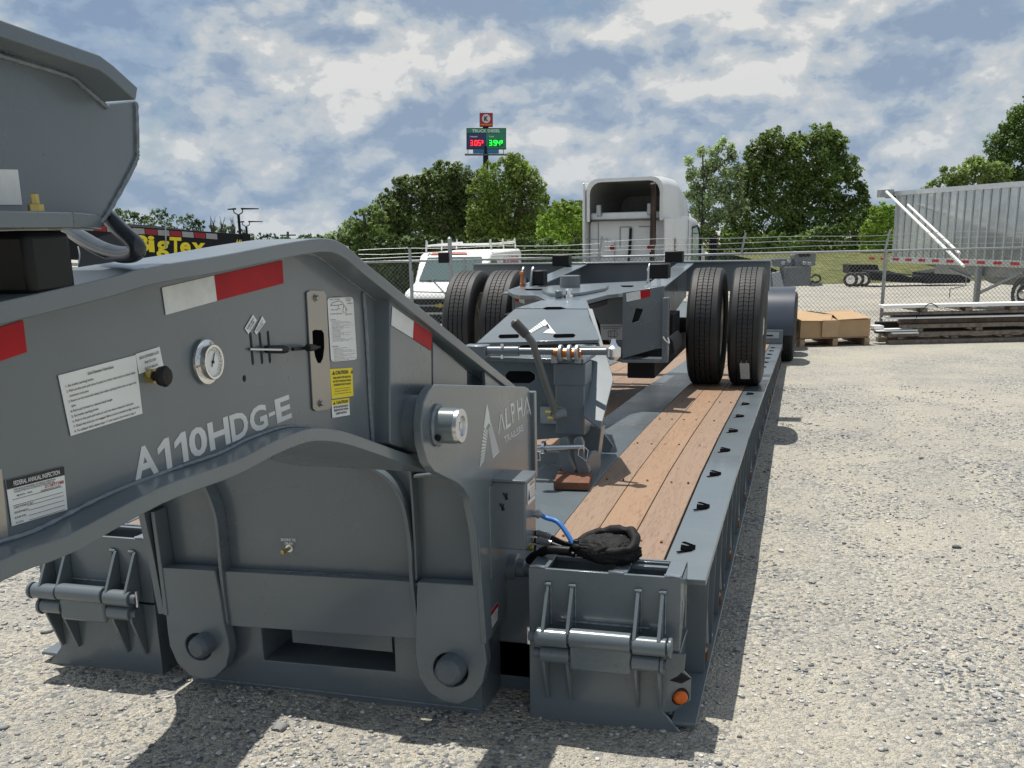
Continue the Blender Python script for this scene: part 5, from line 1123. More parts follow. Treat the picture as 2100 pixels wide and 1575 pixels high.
    obj('air_line', tube(curvepts([f(1.35, -.05, 2.75), f(1.33, -.08, 2.1), f(1.28, -.12, 1.5), f(1.2, -.2, 1.2), f(1.15, -.25, .95)], 5), .028, seg=6), blackm, t)
    obj('air_line', tube(curvepts([f(1.38, -.05, 2.75), f(1.37, -.08, 2.1), f(1.30, -.12, 1.5), f(1.42, -.25, 1.2), f(1.45, -.3, .9)], 5), .022, seg=6), blackm, t)
    obj('strut', tube([f(1.42, -.4, .95), f(1.62, -.45, 1.65)], .022, seg=6), galv, t); obj('strut', tube([f(1.78, -.35, 1.0), f(2.1, -.2, 1.95)], .03, seg=6), blackm, t)
    obj('exhaust_stack', tube([f(2.14, -.32, .9), f(2.14, -.32, 2.2), f(2.14, -.32, 2.28), f(2.14, -.32, 3.75), f(2.14, -.40, 3.95)], .07, seg=14, rs=[.055, .055, .085, .085, .075]), mat('burnt_steel', (.055, .035, .03), .5, metal=.5, var=.6, vscale=2), t)
    ch_ = B()
    for k in range(9): lbox(f, (2.02, -.25, .95+k*.13), (2.07, -.2, 1.03+k*.13), ch_)
    tag(obj('hanging_chain', ch_, blackm, t), kind='stuff')
    # right-hand side: door window, mirror, handle, fender
    X1 = W_-.015
    obj('door_seam', lbox(f, (X1, 2.05, 1.0), (X1+.006, 2.08, 2.95)), mat('seam', (.25, .26, .26), .6), t)
    obj('side_vent', lbox(f, (X1, .72, 2.05), (X1+.02, .86, 2.45)), glassd, t, .01)
    obj('side_window', prism([f(X1+.002, b, z) for b, z in ((2.5, 1.75), (3.25, 1.60), (3.2, 2.5), (2.95, 2.75), (2.5, 2.7))], f.s*.012), mat('green_glass', (.10, .20, .17), .1), t)
    obj('window_frame', tube([f(X1+.01, b, z) for b, z in ((2.48, 2.73), (2.97, 2.78), (3.25, 2.5), (3.42, 1.2))], .03, seg=6), blackm, t)
    obj('mirror_arm', tube([f(X1, 3.3, 2.55), f(X1+.45, 3.3, 2.55)], .02, seg=6), blackm, t); obj('mirror', lbox(f, (X1+.32, 3.26, 1.55), (X1+.56, 3.36, 2.45)), blackm, t, .03)
    obj('antenna', tube([f(X1+.05, 3.3, 1.2), f(X1+.05, 3.3, 3.9)], .016, seg=5), blackm, t)
    text_obj('door_number', [("50403", f(X1, .95, 1.62), f(X1, 1.65, 1.62), f(X1, .95, 1.78))], f.s, ink, t, off=.004, bold=.02)
    fl = B(); 
    obj('flag_decal', prism([f(X1-.10, b, z) for b, z in ((.95, 3.35), (1.28, 3.35), (1.28, 3.72), (.95, 3.72))], f.s*.012), redtape, t); obj('flag_canton', prism([f(X1-.086, b, z) for b, z in ((1.1, 3.55), (1.28, 3.55), (1.28, 3.72), (1.1, 3.72))], f.s*.004), mat('navy', (.02, .03, .12), .5), t)
    obj('chassis', lbox(f, (.75, -3.2, .65), (1.65, 4.5, .95)), blackm, t)
    for b in (-.9, -2.2):
        for a, sd_ in ((.05, -1), (W_-.05, 1)): lwheel(t, f, a, b, .5, .55, sd_)
    for a, sd_ in ((.2, -1), (W_-.2, 1)): lwheel(t, f, a, 4.4, .5, .3, sd_)
truck()
def van():
    f0 = frame(818, 640, 25, 180-(-166))  # heading chosen so the nose looks at the camera and the right flank recedes
    f = frame(826, 640, 25.2, 12); W_ = 1.95
    t = thing('cargo_van', 'white work van with ladder rack and red lettering behind the gate', 'van', tuple(f(1, 2.5, 0)))
    prof = [(0, .35), (.0, .95), (.12, 1.10), (.95, 1.28), (1.55, 1.92), (1.75, 1.98), (5.3, 2.0), (5.55, 1.9), (5.6, .4)]
    def side(x): return [(x, b, z) for b, z in prof]
    bm = loft(f, [side(.0+.04), side(.10), side(W_-.10), side(W_-.04)])
    obj('body', bm, whites, t, .05, smooth=40)
    ws = obj('windshield', prism([f(a, b, z) for a, b, z in ((.16, .975, 1.31), (W_-.16, .975, 1.31), (W_-.26, 1.50, 1.86), (.26, 1.50, 1.86))], (f.h*-.03+Vector((0, 0, .02)))), mat('screen_glass', (.10, .15, .15), .08, spec=.8), t)
    obj('grille', lbox(f, (.12, -.03, .60), (W_-.12, .01, .93)), blackm, t, .02); obj('bumper', lbox(f, (.02, -.10, .32), (W_-.02, .02, .55)), blackm, t, .04)
    obj('grille_bar', lbox(f, (.12, -.045, .745), (W_-.12, -.03, .785)), galv, t)
    em_ = prism([f(W_/2+a, -.05, .765+z) for a, z in ((-.12, -.03), (-.04, -.03), (-.04, -.05), (.04, -.05), (.04, -.03), (.13, -.03), (.12, .03), (.04, .03), (.04, .05), (-.04, .05), (-.04, .03), (-.13, .03))], -f.h*.012); obj('emblem', em_, brass, t)
    for a in (.10, W_-.42): obj('headlamp', lbox(f, (a, -.05, .64), (a+.32, -.02, .80)), orange if a > 1 else mat('lamp_glass', (.5, .5, .48), .1), t, .01)
    obj('wiper', beam(B(), f(.4, .93, 1.31), f(1.1, 1.05, 1.40), .02, .02), blackm, t)
    obj('front_roof_band', prism([f(a, b, z) for a, b, z in ((.3, 1.56, 1.94), (1.3, 1.56, 1.94), (1.2, 1.75, 1.995), (.35, 1.75, 1.995))], (0, 0, .012)), mat('faded_red', (.40, .10, .08), .5), t)
    X1 = W_-.035
    obj('side_window', prism([f(X1, b, z) for b, z in ((1.25, 1.3), (2.2, 1.3), (2.2, 1.75), (1.6, 1.78))], f.s*.01), glassd, t)
    obj('side_mirror', lbox(f, (X1+.02, 1.2, 1.25), (X1+.24, 1.32, 1.5)), blackm, t, .03)
    text_obj('lettering', [("ROOFING", f(X1, 3.0, 1.55), f(X1, 5.0, 1.55), f(X1, 3.0, 1.82)), ("GUTTERS", f(X1, 2.5, 1.2), f(X1, 4.8, 1.2), f(X1, 2.5, 1.48))], f.s, mat('faded_red2', (.55, .16, .14), .5), t, off=.012, bold=.03)
    rk = obj('ladder_rack', tube([f(.2, 1.6, 2.16), f(.2, 5.3, 2.2)], .03, seg=6), whites, t); obj('ladder_rack', tube([f(W_-.2, 1.9, 2.16), f(W_-.2, 5.3, 2.2)], .03, seg=6), whites, t)
    for b in (1.9, 3.4, 5.0): obj('rack_bar', tube([f(.1, b, 2.02), f(.12, b, 2.30), f(.16, b, 2.16), f(W_-.16, b, 2.16), f(W_-.12, b, 2.30), f(W_-.1, b, 2.02)], .022, seg=6), whites, t)
    for a, sd_ in ((.12, -1), (W_-.05, 1)):
        for b in (.85, 4.4): lwheel(t, f, a, b, .37, .24, sd_)
van()
def hopper():
    LT = 15.35
    def Q(d, z, o=0.0): v = CAM+FH*d+RH*(15.9-(d-31)*.20+o); return Vector((v.x, v.y, z))
    t = thing('hopper_trailer', 'corrugated bright aluminium hopper trailer with rolled black tarp parked beyond the fence', 'trailer', tuple(Q(33, gz(*Q(33, 0).xy))))
    d0, d1 = 24.0, 38.4; zb_, zt_ = .46, 2.72
    n = 34; cm = B(); rows = []
    for i in range(n+1):
        d = d0+(d1-d0)*i/n
        for o, dd in ((0, 0), (.0, .28), (.035, .30), (.035, .34)):
            dd_ = d+dd*(d1-d0)/n/.36*.36
            rows.append([cm.verts.new(Q(min(dd_, d1), zb_, o)), cm.verts.new(Q(min(dd_, d1), zt_, o))])
    for q, s in zip(rows, rows[1:]): cm.faces.new((q[0], s[0], s[1], q[1]))
    obj('side_sheet', cm, mat('mirror_aluminium', (.58, .60, .60), .24, metal=1, var=.28, vscale=.55), t, smooth=20)
    for i in range(0, n+1):
        d = d0+(d1-d0)*i/n; obj('side_rib', beam(B(), Q(d, zb_, -.028), Q(d, zt_, -.028), .030, .018, up=FH), mat('rib_alu', (.52, .54, .54), .4, metal=.2), t)
    obj('top_rail', beam(B(), Q(d0, zt_+.06, -.03), Q(d1+.2, zt_+.06, -.03), .12, .16), alu, t, .01)
    obj('bottom_rail', beam(B(), Q(d0, zb_-.05, -.03), Q(d1+.2, zb_-.05, -.03), .1, .20), alu, t, .01)
    for k in range(20):
        d = d0+.4+k*.8; obj('reflector_tape', prism([Q(d, zb_-.08, -.084), Q(d+.38, zb_-.08, -.084), Q(d+.38, zb_+.01, -.084), Q(d, zb_+.01, -.084)], -RH*.004), redtape, t)
    obj('end_wall', lb_ := prism([Q(d1, zb_-.1, 0), Q(d1, zt_, 0), Q(d1, zt_+.1, 2.4), Q(d1, zb_-.1, 2.4)], FH*.05), alu, t)
    obj('corner_post', beam(B(), Q(d1+.05, zb_-.15, .0), Q(d1+.05, zt_+.1, .0), .14, .14, up=FH), alu, t)
    obj('tarp_roll', tube([px(1818, 400, d=39.5), px(1905, 398, d=37.5), px(2010, 393, d=36)], .12, seg=14), blackm, t); obj('far_side_wall', prism([Q(d0, zb_, 2.45), Q(d1, zb_, 2.45), Q(d1, zt_, 2.45), Q(d0, zt_, 2.45)], RH*.03), alu, t)
    obj('tarp_arm', tube([px(1818, 393, d=38), px(1976, 546, d=30)], .045, seg=8), whites, t); obj('tarp_arm', tube([px(1862, 420, d=37.5), px(1968, 520, d=31.5)], .04, seg=8), whites, t)
    obj('tarp_bracket', lbox(frame(1812, 410, 38.9, 0), (-.2, -.2, zt_+1.05+.1), (.3, .2, zt_+1.05+.38)), galv, t, .02)
    obj('frame_rail', beam(B(), Q(d0, zb_-.32, .35), Q(d1-2, zb_-.32, .35), .12, .34), mat('frame_alu', (.32, .33, .32), .5, metal=.5, var=.2), t)
    obj('hopper_chute', prism([Q(31.0, zb_-.15, .3), Q(35.4, zb_-.15, .3), Q(33.9, zb_-.75, .7), Q(31.0, zb_-.75, .7)], RH*1.2), mat('frame_alu', (.32, .33, .32), .5, metal=.5, var=.2), t)
    # landing gear
    dl = 33.8; g_ = gz(*Q(dl, 0).xy)
    for o in (.15, 2.0):
        lg = obj('landing_leg', beam(B(), Q(dl, g_+.15, o), Q(dl, zb_-.1, o), .16, .16, up=FH), galv, t, .01); obj('leg_foot', beam(B(), Q(dl-.18, g_+.05, o), Q(dl+.18, g_+.05, o), .3, .05), galv, lg)
    obj('leg_brace', beam(B(), Q(dl, g_+.5, .18), Q(dl-1.9, zb_-.3, .3), .08, .08), galv, t); obj('leg_brace', beam(B(), Q(dl, g_+.9, .18), Q(dl+1.9, zb_-.3, .3), .06, .06), galv, t)
    obj('crank', tube([Q(dl+.3, zb_-.5, -.05), Q(dl+.3, g_+.75, -.05), Q(dl+1.1, g_+.6, -.05), Q(dl+1.1, g_+.3, -.05)], .02, seg=6), galv, t)
    fr = frame(2090, 620, 30.3, 0); f2 = lambda a, b, c: Q(30.3+a, gz(*Q(30, 0).xy)+c, b); f2.s = -RH
    for dd in (30.3, 29.0):
        c = Q(dd+1.1, gz(*Q(dd, 0).xy)+.52, -.05); o = obj('wheel', a_lathe(B(), [(-.5, .33), (-.5, .49), (-.45, .53), (-.03, .53), (0, .49), (0, .33), (-.04, .32)], c, -RH-FH*.2, 36), rubber, t)
        obj('rim', a_lathe(B(), [(-.06, .325), (.0, .32), (.002, .30), (-.05, .27), (-.06, .16), (-.02, .14), (.01, .11), (.012, .001)], c, -RH-FH*.2, 30), chrome, o)
    obj('mud_flap', prism([Q(31.2, g_+.3, -.02), Q(31.2, zb_-.2, -.02), Q(31.2, zb_-.2, .7), Q(31.2, g_+.3, .7)], FH*.02), black, t)
hopper()
def far_lowboy():
    f = frame(1748, 575, 58, 62)
    t = thing('black_lowboy', 'low black three-axle trailer standing far off before the grassy bank', 'trailer', tuple(f(0, 4, 0)))
    for k, x in enumerate((1745, 1758, 1771)):
        c = px(x, 561, d=57.2); c.z = gz(c.x, c.y)+.42; wv = obj('wheel', a_lathe(B(), [(-.22, .2), (-.22, .36), (-.18, .40), (-.05, .40), (0, .37), (0, .25), (-.03, .24)], c, -FH*.9-RH*.4, 22), rubber, t)
        obj('rim', a_lathe(B(), [(0, .24), (-.02, .2), (.01, .12), (.02, .001)], c, -FH*.9-RH*.4, 18), chrome, wv)
    a, b = px(1775, 548, d=58), px(1795, 548, d=58); z = gz(a.x, a.y)
    obj('rear_frame', prism([Vector((v.x, v.y, v.z)) for v in pxs([(1742, 543), (1800, 543), (1806, 566), (1785, 572), (1742, 560)], d=59)], FH*1.2), blackm, t)
    obj('deck', prism(pxs([(1785, 556), (1825, 556), (1880, 572), (1960, 574), (1960, 581), (1850, 580), (1785, 574)], d=57), FH*2.2), blackm, t)
    obj('gooseneck', prism(pxs([(1900, 560), (1960, 552), (1990, 556), (1990, 580), (1900, 582)], d=56.5), FH*2), blackm, t)
    for k in range(22):
        x = 1790+k*5; p, q = px(x, 560+k*.5, d=56.9), px(x, 577, d=56.9); obj('side_gusset', beam(B(), p, q, .05, .05), blackm, t)
    obj('deck_side', beam(B(), px(1785, 556, d=56.8), px(1890, 566, d=56.8), .1, .08), mat('fender_blue', (.045, .055, .075), .3, var=.1), t)
far_lowboy()
def grey_rig():
    f = frame(1560, 590, 33, 0)
    t = thing('grey_trailer_neck', 'second grey gooseneck rig standing beyond the fence behind the right dual tyres', 'trailer neck', tuple(px(1635, 590, d=33)))
    def pz(pts, d, th, name, m=grey): return obj(name, prism(pxs(pts, d=d), FH*th), m, t, .01)
    pz([(1612, 548), (1664, 546), (1662, 586), (1612, 588)], 33, .8, 'lower_body', mat('mid_grey', (.12, .135, .15), .45, var=.15))
    pz([(1628, 524), (1636, 516), (1668, 515), (1674, 520), (1672, 545), (1632, 547)], 33.2, .5, 'head_frame'); pz([(1640, 519), (1662, 518), (1662, 526), (1640, 527)], 33.1, .05, 'dark_opening', blackm)
    pz([(1582, 532), (1625, 530), (1632, 545), (1600, 548), (1585, 546)], 33.4, 1.2, 'arm'); pz([(1584, 560), (1600, 556), (1608, 588), (1588, 590)], 32.8, .1, 'grating', mat('pale_plate', (.30, .34, .37), .35)); pz([(1580, 560), (1612, 560), (1612, 592), (1580, 592)], 33.5, 1, 'side_frame')
    pz([(1664, 576), (1686, 580), (1688, 586), (1664, 588)], 33, 2, 'base_plate')
    obj('hose_loop', tube(curvepts([px(x, y, d=33) for x, y in ((1664, 570), (1670, 564), (1680, 566), (1682, 575), (1672, 579), (1664, 576))], 5), .03, seg=6), blackm, t)
    for q in ((1606, 540), (1618, 536), (1650, 540), (1660, 541)): obj('hydraulic_valve', a_box(B(), tuple(px(*q, d=32.9)-Vector((.06, .05, .04))), tuple(px(*q, d=32.9)+Vector((.06, .05, .05)))), galv, t, .01)
grey_rig()
def bigtex():
    t = thing('black_gooseneck_trailer', 'black trailer beam with yellow lettering and red-white reflector strip at left', 'trailer', tuple(Vector((px(400, 540, d=18).x, px(400, 540, d=18).y, gz(*px(400, 540, d=18).xy)))))
    A0, A1 = px(100, 451, d=16.6), px(512, 481, d=18.2); dr = A1-A0; n = dr.cross(Vector((0, 0, 1))).normalized(); n = n if n.y < 0 else -n; Hh = .60
    def P(u, v, o=0): return A0+dr*u+Vector((0, 0, -Hh*(1-v)))+n*o
    obj('side_beam', prism([P(0, 0), P(1, 0), P(1, 1), P(0, 1)], -n*.2), blackm, t, .01); 
    obj('deck_load', prism([P(0, 1, -.3), P(.72, 1, -.3), P(.66, 1.03, -.3), P(.5, 1.07, -.3), P(0, 1.05, -.3)], -n*1.2), mat('grey_tarp', (.16, .16, .16), .7, var=.3), t)
    k = 0
    for u in np.arange(.02, .80, .062):
        u1 = u+.058; obj('red_tape' if k % 2 else 'white_tape', prism([P(u, .80, .004), P(u1, .80, .004), P(u1, .95, .004), P(u, .95, .004)], n*.003), mat('dull_red', (.25, .012, .02), .5) if k % 2 else mat('dull_white', (.30, .30, .31), .5), t); k += 1
    def ux(x):   # fraction along the beam for a photo column
        r = px(x, 500, d=1)-CAM; M2 = np.array([[r.x, -dr.x], [r.y, -dr.y]]); s = np.linalg.solve(M2, np.array([A0.x-CAM.x, A0.y-CAM.y])); return s[1]
    yl = mat('yellow_letter', (.75, .62, .02), .5)
    for ch, x0, x1, v0, v1 in (("B", 278, 304, .33, .77), ("i", 303, 316, .33, .77), ("g", 318, 344, .19, .66), ("T", 346, 370, .34, .78), ("e", 367, 389, .34, .66), ("x", 390, 418, .34, .67), ("4", 482, 488, .55, .84), ("6", 488, 493, .55, .84), ("N", 493, 500, .55, .84)):
        a, b = ux(x0), ux(x1); text_obj('lettering', [(ch, P(a, v0), P(b, v0), P(a+(b-a)*.12, v1))], n, yl, t, off=.008, bold=.035)
    obj('corner_post', prism([P(.955, 0, .01), P(1, 0, .01), P(1, 1.02, .01), P(.955, 1.02, .01)], n*.02), blackm, t); obj('hook_pole', beam(B(), P(ux(342), 1.08, .05), P(ux(338), .45, .05), .02, .02), galv, t)
    obj('lower_rail', beam(B(), P(0, -.12, .02), P(.62, -.12, .02), .05, .05), galv, t)
    a = P(.55, 0); 
    gb = gz(*P(.5, 0).xy)
    dk = B()
    for o_ in (-.25, -2.1): beam(dk, Vector((P(-.15, 0, o_).x, P(-.15, 0, o_).y, gb+.75)), Vector((P(1.0, 0, o_).x, P(1.0, 0, o_).y, gb+.75)), .1, .22)
    a_prism(dk, [Vector((P(u, 0, o_).x, P(u, 0, o_).y, gb+.87)) for u, o_ in ((-.15, -.15), (1.0, -.15), (1.0, -2.2), (-.15, -2.2))], (0, 0, .05)); obj('deck', dk, blackm, t)
    for u in (.05, .22):
        for o_ in (.0, -2.0): c = P(u, 0, o_); c.z = gb+.4; w_ = obj('wheel', a_lathe(B(), [(-.24, .22), (-.24, .37), (-.2, .40), (-.04, .40), (0, .37), (0, .22)], c, n, 24), rubber, t); obj('rim', a_lathe(B(), [(-.03, .22), (.0, .16), (.01, .05), (.012, .001)], c, n, 18), galv, w_)
    for u in (.2, .9): p = P(u, 0, -.15); obj('support_leg', beam(B(), p, Vector((p.x, p.y, gz(p.x, p.y))), .1, .1, up=(0, 1, 0)), blackm, t)
    obj('neck_plate', prism(pxs([(160, 500), (255, 470), (256, 520), (205, 560), (160, 566)], d=12.5), FH*.06), mat('navy_steel', (.01, .014, .022), .4), t)
bigtex()
def pallets():
    gp_ = 'weathered timbers in the pile by the fence'
    f = frame(1640, 700, 16.7, -4); W_ = 1.18
    pl_ = thing('pallet', 'wooden pallet under the big brown cardboard box', 'pallet', tuple(f(.6, .4, 0)))
    for a in (0, .56, 1.10): obj('runner', lbox(f, (a, 0, .0), (a+.09, .95, .12)), palletw, pl_, .004)
    for k in range(6): obj('top_slat', lbox(f, (0, .02+k*.16, .121), (W_, .12+k*.16, .140)), palletw, pl_)
    obj('bottom_slat', lbox(f, (0, .0, -.02), (W_, .1, -.001)), palletw, pl_)
    b_ = thing('cardboard_box', 'large brown cardboard box with sagging open flaps on its pallet', 'box', tuple(f(.6, .4, .14)))
    z0, z1 = .145, .42
    obj('box_wall', loft(f, [[(.0, .0, z0), (W_, .0, z0), (W_, .9, z0), (.0, .9, z0)], [(.01, .01, z1), (W_+.01, .02, z1), (W_-.01, .92, z1+.01), (.02, .9, z1)]]), card, b_)
    obj('top_flap', prism([f(.01, -.02, z1+.004), f(.50, -.03, z1-.01), f(.66, .35, z1+.045), f(.30, .95, z1+.10), f(.06, .95, z1+.06)], (0, 0, .006)), card, b_)
    obj('top_flap', prism([f(.62, -.02, z1+.004), f(W_+.01, -.01, z1+.02), f(W_+.01, .92, z1+.08), f(.66, .95, z1+.06), f(.69, .4, z1+.06)], (0, 0, .006)), card, b_)
    obj('front_flap', prism([f(.36, -.02, z0+.01), f(.62, -.03, z0+.005), f(.64, -.04, z1-.0), f(.36, -.02, z1+.005)], -f.h*.006), mat('cardboard2', (.45, .31, .18), .8, var=.06), b_)
    # steel and timber stack to the right
    f0_ = frame(1812, 700, 16.8, -1); f = lambda a, b, c: f0_(a, b, c*.76)
    def timber(a0, a1, b, z0, z1, lab, m=oldwood, wd=.12, cat='timber', grp=None, nm='timber'):
        o = obj(nm, lbox(f, (a0, b, z0), (a1, b+wd, z1)), m, None, .006); tag(o, lab, cat, grp)
    L_ = 3.6
    lv = [(.00, .09, 'long weathered timber on the gravel at the foot of the pile'), (.16, .25, 'long dark timber second from the bottom of the pile'), (.33, .42, 'long dark timber in the middle of the pile'), (.62, .68, 'thin dark timber near the top of the pile')]
    for i, (z0, z1, lab) in enumerate(lv): timber(.08 if i < 2 else (.30 if i == 2 else -.02), L_, .0+.02*i, z0, z1, lab)
    for i, (a, z0, z1) in enumerate([(.25+.9*k, .091, .159) for k in range(4)]+[(.55+1.0*k, .251, .329) for k in range(3)]+[(.6+.75*k, .681, .76) for k in range(4)]):
        timber(a, a+.12, .05, z0, z1, 'timber spacer in the %s row of the pile, %s from its left end' % (('lowest', 'lowest', 'lowest', 'lowest', 'second', 'second', 'second', 'top', 'top', 'top', 'top')[i], ('first', 'second', 'third', 'fourth', 'first', 'second', 'third', 'first', 'second', 'third', 'fourth')[i]), wd=.8, cat='spacer', grp='timber spacers in the pile', nm='timber_spacer')
    timber(.1, L_, .5, .0, .09, 'long timber on the gravel at the back of the pile'); timber(.1, L_, .6, .16, .42, 'dark block of stacked timber at the back of the pile', m=mat('dark_timber', (.03, .027, .024), .9))
    timber(.3, L_, .10, .425, .52, 'rusty grey beam under the lower white beam', m=mat('rusty_beam', (.10, .075, .06), .8, var=.4, bump=.4), nm='rusty_beam', cat='beam'); timber(.3, L_, .45, .525, .62, 'dark beam lying deep inside the pile', m=mat('dark_timber', (.03, .027, .024), .9), cat='beam', nm='dark_beam')
    wl = [(-.03, L_+.2, .02, .775, .845, 'topmost long white steel beam on the pile', .25), (-.02, L_+.2, -.02, .545, .575, 'thin long white steel strip in the middle of the pile', .14), (.12, .56, -.05, .16+.07, .16+.105, 'short white steel offcut at the left end of the pile', .1), (-.12, .56, -.0, .28, .31, 'short white steel plate above the lower white offcut', .35), (-.14, .03, .1, .32, .40, 'white steel end block beside the cardboard box', .2)]
    for a0, a1, b, z0, z1, lab, wd in wl: timber(a0, a1, b, z0, z1, lab, m=whites, wd=wd, cat='steel beam', nm='steel_beam')
    o = obj('tie_strap', tube(curvepts([f(.48, -.01, .5), f(.55, -.02, .66), f(.62, -.02, .76), f(.70, -.01, .86), f(.78, -.01, .85), f(.86, -.0, .78)], 4), .008, seg=5), blackm); tag(o, 'black strap looped over the topmost white beam', 'strap')
pallets()
def light_poles():
    for x, y, yb_, d, lab in ((489, 433, 480, 90, 'taller twin-arm parking light pole on the left skyline'), (505, 457, 480, 110, 'shorter twin-arm parking light pole right of the taller one')):
        t = thing('light_pole', lab, 'light pole', tuple(px(x, 500, d=d)), 'twin-arm light poles on the left skyline'); p = px(x, y+8, d=d)
        obj('pole', tube([Vector((p.x, p.y, gz(p.x, p.y))), p], .12, seg=8), blackm, t)
        for a in (-1, 1): obj('arm', tube([p, p+RH*.35*a+Vector((0, 0, .2)), p+RH*.4*a+Vector((0, 0, .45))], .05, seg=6), blackm, t); 
        for a, w in ((-1, .5), (1, 1.3)): q = p+RH*.4*a+Vector((0, 0, .45)); obj('lamp_head', prism([q+RH*-.15*a, q+RH*w*a, q+RH*w*a+Vector((0, 0, .08)), q+RH*-.15*a+Vector((0, 0, .14))], FH*.4), blackm, t)
    p = px(590, 475, d=120); t = thing('utility_pole', 'small distant utility pole with one crossarm on the left skyline', 'utility pole', (p.x, p.y, -1.85)); obj('pole', tube([Vector((p.x, p.y, -1.85)), p], .14, seg=6), oldwood, t); obj('crossarm', beam(B(), p-RH*.9-Vector((0, 0, .4)), p+RH*.9-Vector((0, 0, .4)), .15, .15), oldwood, t)
light_poles()
def gas_sign():
    d = 160; g = px(996, 500, d=d)
    t = thing('fuel_price_sign', 'tall fuel price sign with red and green digits above the trees', 'sign', (g.x, g.y, -1.85))
    def pan(x0, y0, x1, y1, name, m, o=0, th=.5, bev=0): return obj(name, prism(pxs([(x0, y1), (x1, y1-.0), (x1, y0), (x0, y0)], d=d-o), FH*th), m, t, bev)
    def sm(n_, c, e=.0): return mat(n_, c, .4, emit=(c, e) if e else None)
    obj('pole', tube([Vector((g.x, g.y, -1.85)), px(996, 300, d=d+.3)], .42, seg=12), blackm, t)
    pan(956.5, 262.5, 1038, 306, 'price_cabinet', blackm, th=.8); pan(957.5, 263.5, 1037, 272.5, 'header_panel', sm('sign_green', (.02, .20, .12)), .05, .05)
    pan(957.5, 273, 996.5, 305, 'left_panel', sm('sign_navy', (.02, .035, .13)), .05, .05); pan(997, 273, 1037, 305, 'right_panel', sm('sign_green', (.02, .20, .12)), .05, .05)
    pan(970, 306.5, 1023, 314.5, 'lower_panel', sm('sign_blue', (.02, .20, .38)), .05, .3); pan(953, 315.2, 1040, 318, 'catwalk', mat('catwalk_steel', (.06, .08, .12), .5), .8, 1.6)
    for x in (959, 1032, 985, 1012): pan(x, 306, x+1.2, 316, 'hanger', blackm, -.1, .2)
    pan(990, 257, 1002, 264, 'neck_post', blackm, -.1, .4)
    tp_ = pan(983.5, 231.5, 1010.5, 259.5, 'top_cabinet', blackm, th=.8); pan(984.2, 232.2, 1010, 258.8, 'top_panel', sm('sign_red', (.36, .015, .03)), .05, .06); pan(985, 254, 1009, 257.2, 'orange_stripe', sm('sign_orange', (.65, .14, .02)), .12, .05)
    obj('disc', prism(circ(px(997, 243.3, d=d-.14), .63, RH, (0, 0, 1), 28), FH*.04), sm('sign_pale', (.62, .55, .58)), t)
    def tx(s, x0, y0, x1, y1, m, bold=.02): text_obj('lettering', [(s, px(x0, y1, d=d-.2), px(x1, y1, d=d-.2), px(x0, y0, d=d-.2))], -FH, m, t, off=.02, bold=bold)
    tx("K", 993, 238.5, 1001.2, 248.3, ink, .04); tx("TRUCK DIESEL", 968, 265, 1026, 271.5, sm('sign_text', (.55, .68, .62)), .03)
    tx("Unleaded", 963.5, 278.5, 979, 281.5, whitelet); tx("Truck", 1003, 278.5, 1013, 281.5, whitelet)
    RD, GN = sm('led_red', (1, .03, .06), 1.4), sm('led_green', (.02, 1, .08), 1.2)
    pan(963, 286, 990, 300, 'led_board', sm('led_back_red', (.10, .004, .01)), .09, .03); pan(1002, 286, 1031, 300, 'led_board', sm('led_back_green', (.004, .12, .02)), .09, .03)
    def seg7(txt, x, w, y0, y1, m):
        SG = {'0': 'abcdef', '3': 'abgcd', '5': 'afgcd', '9': 'abcdfg', '4': 'fgbc'}; bm = B(); th = .16
        for ch, wd in txt:
            if ch == '.': a_prism(bm, pxs([(x, y1), (x+1.2, y1), (x+1.2, y1-1.5), (x, y1-1.5)], d=d-.22), FH*.02); x += 2.0; continue
            h2 = y1 if wd == 1 else (y0+(y1-y0)*.55); ww = w*wd; ym = (y0+h2)/2
            S = {'a': ((x, y0), (x+ww, y0)), 'd': ((x, h2), (x+ww, h2)), 'g': ((x, ym), (x+ww, ym)), 'f': ((x, y0), (x, ym)), 'b': ((x+ww, y0), (x+ww, ym)), 'e': ((x, ym), (x, h2)), 'c': ((x+ww, ym), (x+ww, h2))}
            for k in SG[ch]: beam(bm, px(*S[k][0], d=d-.22), px(*S[k][1], d=d-.22), .13, .03, up=-FH)
            x += ww+2.6
        obj('led_digits', bm, m, t)['kind'] = 'stuff'
    seg7([('3', 1), ('.', 1), ('0', 1), ('5', 1), ('9', .45)], 964.5, 4.6, 288, 298, RD); seg7([('3', 1), ('.', 1), ('9', 1), ('4', 1), ('9', .45)], 1003.5, 4.8, 288, 298, GN)
gas_sign()
